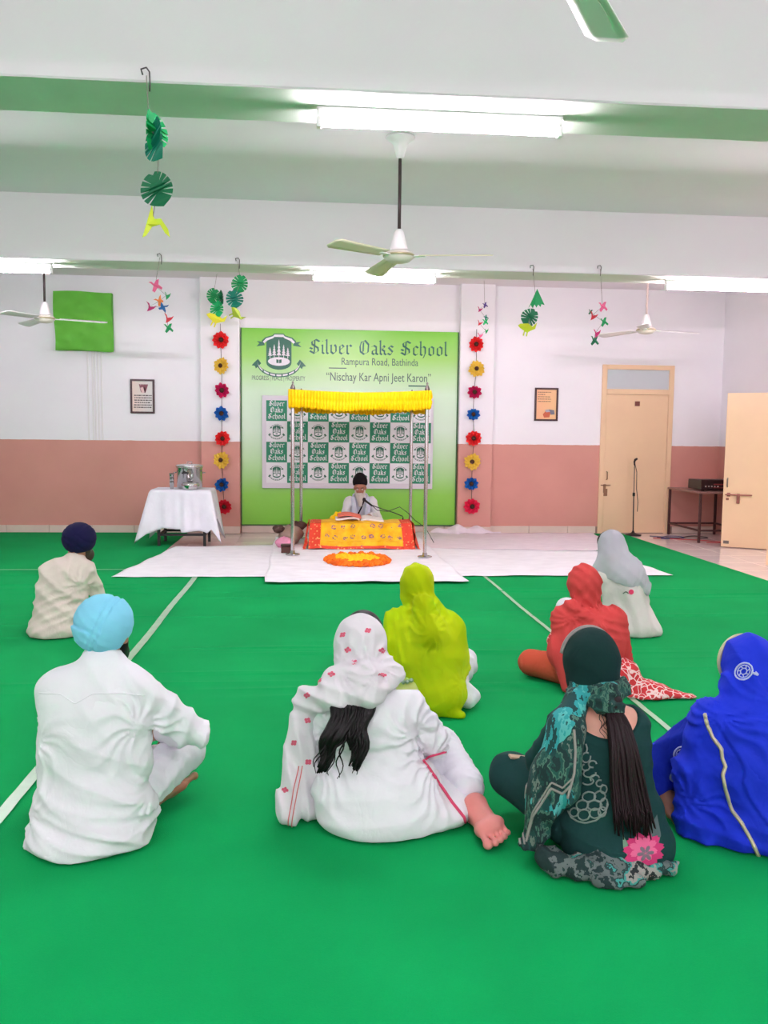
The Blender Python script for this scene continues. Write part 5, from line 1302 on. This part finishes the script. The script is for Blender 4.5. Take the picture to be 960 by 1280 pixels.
# ---- woman in white with a grey veil (furthest right)
def woman_grey():
    p = Person((2.30, 6.17), 'seated woman in off-white clothes under a sheer grey veil by the right sheet')
    OW = cloth('off_white_kurta', (222, 218, 212), wrinkle=.7, scale=10); GV = cloth('sheer_grey_veil', (206, 208, 216), .25, wrinkle=.4, scale=12)
    K = U(.06, ell((.05, -.01, .12), (.2, .16, .15)), ell((.03, .0, .28), (.165, .125, .22)), cap((-.13, .03, .42), (.13, .03, .41), .06), cap((-.04, .02, .46), (-.05, .04, .53), .06, .05))
    SR = arm((.13, .03, .41), (.2, .08, .22), (.14, .3, .18), .06, .055, .045); SL = arm((-.13, .03, .41), (-.2, .12, .25), (-.12, .3, .18), .06, .052, .045); S2 = U(.02, SR, SL)
    LG = U(.04, leg((.1, .03, .1), (.26, .3, .1), (.0, .36, .06), .1, .07, .05), leg((-.08, .02, .1), (-.33, .24, .13), (-.05, .34, .06), .105, .085, .05))
    hf = head_f((-.06, .09, .63), .3)
    hd = hand_f((.14, .3, .18), (.06, .37, .15), (0, .4, .9), 1, .6); hd2 = hand_f((-.12, .3, .18), (-.04, .37, .15), (0, .4, .9), -1, .6)
    p.body(K, S2, LG, hf, ((-.045, .03, .48), (-.055, .07, .57), .05), SK2, .014, [hd, hd2], .009); eyes(p.b, hf)
    ku = U(.05, K, S2, ell((.09, -.07, .05), (.19, .14, .12)), cap((.18, -.09, .05), (.24, -.13, .03), .06, .035), cap((.03, -.08, .36), (.1, -.1, .06), .09, .1))
    ku = disp(ku, (.008, folds((1, .1, .3), .09, 111, 1.2), lambda P: np.clip((.35-P[:, 2])/.15, 0, 1)))
    sdf('kurta', cutf(ku, lambda P: P[:, 2]-.51+.35*P[:, 1]), .012, OW, p.r)
    sdf('trousers', disp(LG, (.005, folds((.6, .6, .3), .07, 113, 1.3))), .014, W_TROUS, p.r)
    sdf('hair', U(.02, ell(hf.w(0, -.01, .025), (.084, .102, .1)), ell(hf.w(0, .03, .04), (.08, .075, .075))), .012, HAIR, p.r)
    hood = U(.05, ell(hf.w(0.005, -.015, .015), (.104, .115, .12)), cap((-.05, .02, .55), (.02, -.05, .42), .12, .13), cap((-.13, .05, .47), (-.19, .1, .33), .07, .06), cap((.06, .0, .46), (.13, -.03, .34), .11, .09))
    ve = cutf(hood, lambda P: .36-P[:, 2]-.42*np.clip(P[:, 0]-.0, -.2, .3)*(P[:, 1] < .2)-.12*np.clip(-P[:, 0]-.12, 0, 1))
    ve = disp(ve, (.005, folds((.7, 0, .7), .07, 115, 1.2)), (.004, folds((.9, 0, -.4), .045, 117, 1.0)))
    ve = cutf(ve, lambda P: (P[:, 1]-.14)*(P[:, 2] > .46)-.01*(P[:, 2] <= .46))
    sdf('veil', ve, .011, GV, p.r); DG_ = (.37, 1, -.2)
    mb = MB(); patch(mb, ku, circ(.08, .30, .02, 9), DG_); mb.obj('pink_flower_print', mat('print_pink', (226, 60, 100), .8), p.r)
    mb = MB(); trim(mb, ku, [(.02, .29), (.04, .305), (.06, .29)], .004, DG_, n=8); mb.obj('leaf_print', mat('print_leaf', (90, 110, 96), .8), p.r)
woman_grey()

# ---- woman in dark green with a long ponytail (front right)
def woman_green():
    p = Person((1.02, 2.86), 'seated woman in dark green with printed shawl and very long straight ponytail')
    DG = cloth('dark_green_kurta', (24, 62, 60), wrinkle=.45, scale=11)
    K = U(.055, ell((.03, -.01, .13), (.195, .165, .16)), ell((.015, .0, .30), (.165, .125, .22)), ell((.0, .02, .41), (.16, .105, .12)), cap((-.125, .03, .45), (.10, .03, .445), .055), cap((-.01, .025, .49), (-.015, .045, .55), .06, .05))
    skirt = U(.05, ell((.04, -.07, .05), (.185, .16, .11)), ell((.10, -.05, .04), (.14, .14, .1)))
    SR = arm((.11, .03, .44), (.135, .15, .27), (.1, .32, .2), .06, .05, .042); SL = arm((-.13, .03, .44), (-.19, .12, .28), (-.12, .3, .2), .056, .05, .042); S2 = U(.02, SR, SL)
    LG = U(.035, leg((-.09, .03, .11), (-.25, .29, .16), (.02, .36, .07), .11, .085, .05), leg((.1, .03, .11), (.18, .3, .13), (-.05, .3, .06), .105, .08, .05))
    hf = head_f((-.02, .09, .64), -.05)
    hd = hand_f((.1, .32, .2), (.02, .39, .16), (0, .4, .9), 1, .6); hd2 = hand_f((-.12, .3, .2), (-.04, .37, .16), (0, .4, .9), -1, .6)
    skin = U(.055, infl(K, -.012))
    p.body(U(.02, infl(K, .016)), S2, LG, hf, ((-.01, .03, .5), (-.018, .07, .59), .05), SK2, .0095, [hd, hd2], .006); eyes(p.b, hf)
    ku = U(.03, U(.05, K, skirt), S2)
    # scooped neckline at the back: cut away around the nape
    nape = ell((.0, -.04, .545), (.135, .22, .115))
    ku0 = disp(ku, (.004, folds((.2, 0, 1), .1, 123, 1.5), lambda P: np.clip((.35-P[:, 2])/.2, 0, 1)), (.003, folds((.5, 0, 1), .06, 125, 1.4)))
    kc = cutf(ku0, lambda P: -nape(P), lambda P: P[:, 2]-.52)
    k = sdf('kurta', kc, .008, DG, p.r)
    sdf('trousers', disp(LG, (.004, folds((.6, .6, .3), .08, 127, 1.3))), .010, DG, p.r)
    # silver embroidery on the back
    SV = mat('silver_embroidery', (136, 146, 140), .5, .2); mb = MB(); r = random.Random(8); D8 = (.357, 1, -.43)
    def ring(cx, cz, rx, rz, a0=0, a1=2*PI, w=.0028, n=16): trim(mb, ku0, [(cx+rx*math.cos(a0+(a1-a0)*i/8), cz+rz*math.sin(a0+(a1-a0)*i/8)) for i in range(9)], w, D8, n=n, off=.001)
    for cx, cz, rx, rz, a0, a1 in ((-.054, .331, .016, .018, 1, 6.6), (-.031, .307, .014, .012, 0, 5), (-.054, .297, .014, .012, 2, 6.5), (-.04, .275, .022, .014, 2, 6.5), (-.022, .257, .016, .012, 0, 4), (-.045, .247, .02, .012, 3.5, 7.5), (-.004, .239, .012, .012, 1, 6), (.011, .218, .012, .015, 0, 6.3),
        (-.04, .193, .024, .018, 0, 6.3), (-.002, .193, .02, .02, 0, 6.3), (-.062, .164, .022, .018, 0, 6.3), (-.019, .163, .026, .018, 0, 6.3), (.014, .166, .014, .022, 0, 6.3), (-.09, .139, .016, .016, 0, 6.3), (-.055, .13, .022, .02, 0, 6.3), (-.016, .135, .02, .018, 0, 6.3), (.008, .14, .014, .018, 0, 6.3)): ring(cx, cz, rx, rz, a0, a1)
    trim(mb, ku0, [(-.057, .379), (-.051, .361), (-.055, .349)], .003, D8, n=8, off=.001); trim(mb, ku0, [(-.113, .145), (-.1, .121), (-.076, .107), (-.048, .101), (-.009, .111), (.022, .142), (.025, .17)], .003, D8, n=30, off=.001)
    mb.obj('silver_embroidery', SV, k, True)
    # printed peony near the hem
    def petals(cx, cz, R, n, w, col, nm, a0=0, off=.003):
        m_ = MB()
        for i in range(n):
            a = a0+2*PI*i/n; c, s = math.cos(a), math.sin(a)
            patch(m_, ku0, [(cx+(u*c-v*s)*R, cz+(u*s+v*c)*R*.9) for u, v in ((.05, 0), (.35, -w), (.75, -w*1.1), (1, -w*.4), (.93, 0), (1, w*.4), (.75, w*1.1), (.35, w))], D8, off=off, rings=3)
        m_.obj(nm, mat('print_'+nm, col, .85), k)
    mbp = MB(); patch(mbp, ku0, [(.200, .125), (.214, .06), (.218, -.02), (.196, -.07), (.11, -.085), (.062, -.08), (.124, -.035), (.15, .02), (.17, .075)], D8, off=.0015, rings=8); mbp.obj('grey_print', mat('print_grey', (84, 104, 104), .85), k)
    petals(.155, .005, .072, 11, .2, (204, 50, 112), 'peony_outer', .2, .003); petals(.153, .012, .05, 8, .22, (226, 104, 146), 'peony_inner', .5, .0045); petals(.160, -.004, .03, 6, .2, (120, 108, 118), 'peony_heart', .1, .006)
    mbp = MB(); patch(mbp, ku0, [(.08, .062), (.099, .031), (.104, -.022), (.084, .015)], D8); patch(mbp, ku0, [(.108, -.034), (.095, -.056), (.045, -.073), (.077, -.045)], D8); mbp.obj('leaf_print', mat('print_sage', (110, 150, 124), .85), k)
    # hair
    sdf('hair', U(.02, ell(hf.w(0, -.015, .02), (.082, .1, .098)), ell((.0, -.04, .545), (.05, .055, .05))), .010, HAIRB, p.r)
    hb = MB()
    for i in range(130):
        a = r.uniform(-1, 1); b = r.uniform(-1, 1); L = r.uniform(.33, .43)
        w0, w1 = .026, .055
        pts = [(.0+a*.02, -.06, .545), (.012+a*.03, -.112+b*.012, .50), (.02+a*.042, -.15+b*.016, .42), (.03+a*.054, -.168+b*.016, .31), (.038+a*.062, -.19+b*.016, .24), (.042+a*.066+r.uniform(-.008, .008), -.21+b*.014, .565-L)]
        lock(hb, pts, .0085, .002, .0015, .2, r.uniform(0, 6), 14)
    for i in range(4): lock(hb, [(-.03+.01*i, -.05, .53), (-.045+.008*i, -.105, .48), (-.035+.012*i, -.11, .44)], .0016, .0008, .006, .05, i, 14)
    hb.obj('ponytail', HAIRB, p.r, True)
    # head cloth with striped border, gathered at the nape
    DH = cloth('dark_green_veil', (14, 46, 44), wrinkle=.3, scale=16)
    hood = U(.03, ell(hf.w(0, -.01, .018), (.1, .12, .12)), ell(hf.w(0, -.04, -.06), (.09, .08, .075)))
    hd_ = cutf(disp(hood, (.003, folds((.4, .3, 1), .07, 131, 1.2))), lambda P: P[:, 1]-.135, lambda P: .55-P[:, 2])
    hv = sdf('head_veil', hd_, .008, DH, p.r)
    t = NT('printed_shawl'); v = t.coord('Object', (1, 1, .45)); n1 = t.noise(v, 17, 4, .6); n2 = t.noise(t.coord('Object', (1, 1, .6)), 9, 2)
    c = t.ramp(n1, [(.0, rgb(12, 44, 44)), (.40, rgb(22, 76, 68)), (.46, rgb(70, 112, 96)), (.495, rgb(14, 46, 46)), (.58, rgb(18, 66, 62)), (.63, rgb(104, 120, 110)), (.67, rgb(14, 40, 42))], 'CONSTANT')
    tl = t.ramp(n1, [(.0, rgb(12, 60, 60)), (.45, rgb(40, 150, 150)), (.55, rgb(84, 176, 172)), (.62, rgb(20, 84, 84))], 'CONSTANT')
    c = t.mix(t.math('GREATER_THAN', n2, .58), c, tl); t.l(c, t.p.inputs['Base Color']); t.p.inputs['Roughness'].default_value = .85; t.bump(t.noise(v, 18, 3), .4, .02); PS = t.m
    gath = U(.015, cap((-.10, .02, .56), (-.02, -.075, .555), .03, .03), cap((-.02, -.075, .555), (.075, .0, .575), .03, .024), cap((-.095, .03, .585), (.0, -.06, .592), .022, .024), cap((0, -.06, .592), (.075, .02, .60), .024, .02), cap((-.04, -.07, .53), (.03, -.075, .535), .02, .022))
    sdf('veil_knot', disp(gath, (.004, folds((.2, .1, 1), .03, 133, .7))), .0065, PS, p.r)
    fall = U(.03, cap((-.10, -.01, .545), (-.145, -.06, .47), .045, .05), cap((-.155, -.05, .47), (-.195, -.07, .33), .055, .055), cap((-.195, -.07, .33), (-.215, -.08, .2), .055, .055), cap((-.22, -.05, .3), (-.25, -.06, .05), .05, .048), cap((-.13, -.09, .47), (-.15, -.115, .25), .038, .036))
    fl = disp(fall, (.009, folds((1, .2, .12), .05, 135, .6), lambda P: np.clip((.5-P[:, 2])/.06, 0, 1)))
    fl = cutf(fl, lambda P: .045-P[:, 2]+.95*np.clip(P[:, 0]+.245, 0, .105)+.2*np.clip(P[:, 0]+.14, 0, 1))
    s = sdf('shawl', fl, .007, PS, p.r)
    STR = mat('shawl_stripe', (150, 146, 140), .85); STB = mat('shawl_stripe_dark', (16, 36, 38), .85)
    mb, m2 = MB(), MB()
    for i, rr in enumerate((.0045, .0032)):
        d = .016*i
        trim(mb, fl, [(-.268+d, .312), (-.283+d, .202), (-.287+d, .075), (-.275+d, .03)], rr, D8); trim(mb, fl, [(-.255, .04+d), (-.234, .125+d), (-.17, .225+d*1.3), (-.13, .205+d*1.3), (-.10, .235+d*1.3)], rr, D8)
    trim(mb, fl, [(-.098, .427), (-.09, .35), (-.092, .276), (-.112, .19)], .0045, D8)
    mb.obj('shawl_stripe', STR, s, True)
    # striped edge of the head cloth
    m3 = MB()
    for dy, rr in ((.128, .0045), (.113, .0035)):
        m3.tube([(hf.w(0, 0, 0)[0]+.1*math.cos(a), dy+.0, hf.w(0, 0, 0)[2]+.02+.115*math.sin(a)) for a in np.linspace(.15, PI-.15, 30)], rr, 6)
    m3.obj('veil_border', STR, hv, True)
    # end of the printed cloth lying on the carpet behind her
    tail = U(.025, cap((-.22, -.14, .035), (-.12, -.19, .03), .04, .04), cap((-.12, -.19, .03), (.04, -.225, .03), .04, .035), cap((.04, -.225, .03), (.19, -.19, .025), .035, .025), cap((-.235, -.13, .05), (-.2, -.17, .03), .035, .035), ell((-.02, -.17, .05), (.085, .06, .045)), cap((-.08, -.25, .02), (.04, -.27, .018), .026, .022))
    t = NT('printed_hem'); v = t.coord('Object'); n1 = t.noise(v, 11, 4, .6)
    c = t.ramp(n1, [(.36, rgb(22, 48, 48)), (.46, rgb(96, 108, 106)), (.52, rgb(28, 60, 58)), (.56, rgb(60, 150, 140)), (.6, rgb(150, 148, 142)), (.66, rgb(30, 40, 42)), (.74, rgb(180, 140, 140))], 'CONSTANT'); t.l(c, t.p.inputs['Base Color']); t.p.inputs['Roughness'].default_value = .85; t.bump(t.noise(v, 20, 3), .4, .02)
    sdf('printed_hem', disp(tail, (.014, folds((.45, 1, .5), .05, 137, .9)), (.006, folds((1, .3, .2), .05, 139, .9))), .007, t.m, p.r)
    mb = MB(); mb.bbox(-.05, .03, -.012, .012, -.005, .004, .002); o = mb.obj('cuff_patch', mat('beige_patch', (196, 168, 142), .85), p.r); o.location = (-.225, .26, .238); o.rotation_euler = (.3, .25, .35)
woman_green()

# ---- woman in royal blue at the right edge
def woman_blue():
    p = Person((1.62, 2.96), 'seated woman in royal blue veil with gold trim at the right edge')
    BL = cloth('royal_blue_veil', (24, 50, 204), wrinkle=.5, scale=11, rough=.75); BK = cloth('royal_blue_kurta', (20, 42, 172), wrinkle=.5, scale=14)
    K = U(.06, ell((.03, -.01, .13), (.23, .17, .16)), ell((.04, .0, .27), (.19, .13, .2)), cap((-.11, .03, .42), (.17, .03, .42), .06), cap((.035, .02, .44), (.04, .04, .5), .06, .05))
    SR = arm((.17, .03, .41), (.24, .1, .25), (.15, .3, .18), .06, .055, .045); SL = arm((-.14, .04, .4), (-.235, .2, .22), (-.265, .175, .11), .068, .064, .05); S2 = U(.02, SR, SL)
    LG = U(.04, leg((.12, .03, .1), (.28, .3, .1), (.0, .36, .06), .1, .07, .05), leg((-.08, .02, .1), (-.16, .27, .11), (.05, .34, .06), .105, .085, .05))
    hf = head_f((.025, .09, .59), .1)
    hd = hand_f((-.262, .16, .085), (-.225, .06, .035), (-.5, -.1, .8), -1, .5, 1.1); hd2 = hand_f((.15, .3, .18), (.07, .37, .15), (0, .4, .9), 1, .6)
    p.body(K, S2, LG, hf, ((.02, .03, .45), (.0, .07, .54), .05), SK4, .011, [hd, hd2], .0045); eyes(p.b, hf)
    ku = U(.035, infl(K, -.03), S2)
    k = sdf('kurta', disp(ku, (.005, folds((.6, .5, .5), .07, 141, 1.2))), .009, BK, p.r)
    sdf('trousers', LG, .014, BK, p.r)
    sdf('hair', ell(hf.w(0, -.015, .02), (.082, .1, .098)), .014, HAIR, p.r)
    hood = U(.03, ell(hf.w(0, -.01, .018), (.106, .122, .118)), ell(hf.w(0, -.04, -.07), (.1, .09, .08)))
    sh = U(.06, cap((-.125, .03, .42), (.17, .02, .42), .08), ell((.03, -.02, .25), (.225, .16, .2)), ell((.07, -.06, .08), (.22, .16, .12)), cap((-.14, .03, .39), (-.185, .04, .22), .08, .08), cap((-.17, .03, .2), (-.2, -.0, .06), .09, .08), cap((-.16, -.06, .03), (.0, -.17, .02), .05, .04), cap((-.24, -.0, .012), (-.1, -.12, .012), .022, .03), cap((.0, .03, .54), (.02, -.02, .42), .095, .13))
    ve = U(.03, hood, sh)
    ve = disp(ve, (.008, folds((.9, .1, .55), .10, 151, 1.0), lambda P: np.clip((.38-P[:, 2])/.1, 0, 1)*np.clip((.0-P[:, 0])/.1, 0.1, 1)), (.006, folds((.4, .3, 1), .06, 153, 1.0), lambda P: np.clip((.16-P[:, 2])/.08, 0, 1)), (.005, folds((1, 0, .35), .09, 155, 1.0)))
    ve = disp(ve, (.008, radial((-.15, .02, .46), 8, .3, 41)), (.006, radial((.02, -.05, .52), 8, .2, 42)), (.008, radial((-.25, .04, .14), 8, .22, 43)))
    panel = infl(ve, .010)
    # overlapping front panel whose gold edge runs down the back
    TZ = [0, .06, .12, .2, .25, .29, .33, .38, .43, .5]; TX = [.05, .01, -.035, -.085, -.105, -.10, -.112, -.135, -.16, -.18]
    edge = lambda P: -(P[:, 0]-np.interp(P[:, 2], TZ, TX).astype(f32))
    pv = cutf(panel, edge, lambda P: P[:, 1]-.1, lambda P: P[:, 2]-.47)
    ve2 = cutf(U(.004, ve, pv), lambda P: (P[:, 1]-.155)*(P[:, 2] > .44)-.01*(P[:, 2] <= .44))
    v = sdf('veil', ve2, .0075, BL, p.r)
    GD = mat('gold_trim', (206, 196, 160), .45, .35, bump=(160, .6, .003))
    mb = MB(); D9 = (.5, 1, -.42)
    trim(mb, ve2, [(-.181, .447), (-.172, .409), (-.146, .356), (-.114, .314), (-.108, .279), (-.095, .249), (-.104, .218), (-.091, .164), (-.064, .087), (-.027, .04), (-.002, .0), (.032, -.063), (.05, -.1)], .0075, D9, n=80, off=.0)
    mb.obj('gold_trim', GD, v, True); mb = MB()
    h0 = hf.w(0, 0, 0); mb.tube([(h0[0]-.087*math.cos(a), .15, h0[2]+.018+.097*math.sin(a)) for a in np.linspace(-1.0, 2.0, 30)], .0085, 6)
    mb.obj('gold_trim', GD, v, True)
    SV = mat('white_embroidery', (196, 204, 232), .5, .2)
    def medal(f, cx, cz, R):
        mb = MB()
        for q in (1, .72, .36):
            trim(mb, f, circ(cx, cz, R*q, 12)+[(cx+R*q, cz)], .0032 if q == 1 else .002, D9, n=26, off=.001)
        for i in range(7):
            a = 2*PI*i/7; trim(mb, f, [(cx+R*.38*math.cos(a), cz+R*.38*math.sin(a)), (cx+R*.7*math.cos(a+.3), cz+R*.7*math.sin(a+.3))], .0018, D9, n=4, off=.001)
        return mb
    m_ = medal(ve2, -.043, .606, .033); trim(m_, ve2, [(-.012, .598), (.0, .59), (.012, .587), (0, .6)], .004, D9, n=8); m_.obj('white_embroidery', SV, v, True)
    for a in ((-.267, .3, .032), (-.292, .215, .02)): medal(ku, *a).obj('white_embroidery', SV, k, True)
woman_blue()

# ---- man reading behind the stand
def reader():
    p = Person((.675, 11.86), 'bearded man in white with a black turban reading behind the stand', PI, .034)
    K = U(.06, ell((0, 0, .13), (.2, .17, .14)), ell((0, .0, .32), (.18, .12, .24)), cap((-.15, .02, .51), (.15, .02, .51), .062), cap((0, .02, .53), (0, .03, .6), .07, .055))
    S2 = U(.02, arm((.16, .02, .5), (.23, .12, .29), (.12, .33, .34), .068, .058, .045), arm((-.16, .02, .5), (-.23, .12, .29), (-.12, .33, .34), .068, .058, .045))
    LG = U(.03, leg((.1, .05, .1), (.3, .3, .12), (0, .33, .07), .1, .07, .05), leg((-.1, .05, .1), (-.3, .3, .12), (.05, .3, .07), .1, .07, .05))
    hf = head_f((.01, .08, .70), -.1, -.25)
    hd = hand_f((.12, .33, .34), (.06, .42, .335), (0, .2, 1), 1, .3); hd2 = hand_f((-.12, .33, .34), (-.06, .42, .335), (0, .2, 1), -1, .3)
    p.body(K, S2, LG, hf, ((0, .03, .56), (.008, .06, .65), .055), SK1, .009, [hd, hd2], .007); eyes(p.b, hf)
    br = MB()
    for sx in (-1, 1): br.tube([hf.w(sx*.052, .078, .018), hf.w(sx*.034, .09, .024), hf.w(sx*.016, .09, .018)], .005, 6)
    br.obj('eyebrow', mat('grey_brow', (90, 80, 76), .8), p.b, True)
    ku = disp(U(.03, K, S2), (.006, folds((.7, 0, .7), .09, 161, 1.4)))
    sdf('kurta', cutf(ku, lambda P: P[:, 2]-.60), .012, W_KURTA, p.r); sdf('trousers', LG, .018, W_TROUS, p.r)
    BT = cloth('black_turban', (26, 20, 26), wrinkle=.2, scale=30)
    tf = turban_f((.01, .06, .785), (.096, .115, .098), [((0, .2, -1), .02, .005), ((.7, .3, -.6), .03, .005), ((-.7, .3, -.6), .03, .005)])
    tf2 = U(.03, tf, cap((.01, .06, .76), (.01, .04, .83), .09, .075))
    sdf('turban', cutf(tf2, lambda P: .715-P[:, 2]+.2*P[:, 1]), .009, BT, p.r)
    BD = mat('white_beard', (214, 208, 198), .85, bump=(60, .8, .006), stretch=(1, 1, .2))
    bd_ = U(.02, ell(hf.w(0, .055, -.11), (.062, .05, .06)), cap(hf.w(0, .07, -.13), (.01, .16, .46), .05, .025), ell(hf.w(.055, .02, -.06), (.02, .025, .045)), ell(hf.w(-.055, .02, -.06), (.02, .025, .045)), cap(hf.w(-.035, .09, -.06), hf.w(.035, .09, -.06), .012))
    mouth = cap(hf.w(-.02, .11, -.075), hf.w(.02, .11, -.075), .012)
    sdf('beard', cutf(disp(bd_, (.004, folds((1, 0, 0), .02, 163, .8))), lambda P: -mouth(P)), .008, BD, p.r)
    ST = cloth('pale_stole', (214, 220, 238), wrinkle=.5); stl = U(.02, *[g for s in (-1, 1) for g in (cap((s*.075, -.04, .575), (s*.095, .06, .54), .035, .035), cap((s*.095, .07, .54), (s*.085, .14, .40), .036, .04), cap((s*.085, .14, .40), (s*.08, .17, .2), .04, .045))], cap((-.07, -.05, .58), (.07, -.05, .58), .035))
    sdf('stole', disp(stl, (.006, folds((1, 0, .1), .03, 165, .6))), .010, ST, p.r)
    mb = MB(); mb.tube([(-.04, .14, .52), (.0, .165, .42), (.06, .17, .3), (.12, .14, .2)], .012, 6); mb.obj('dark_strap', BT, p.r, True)
reader()
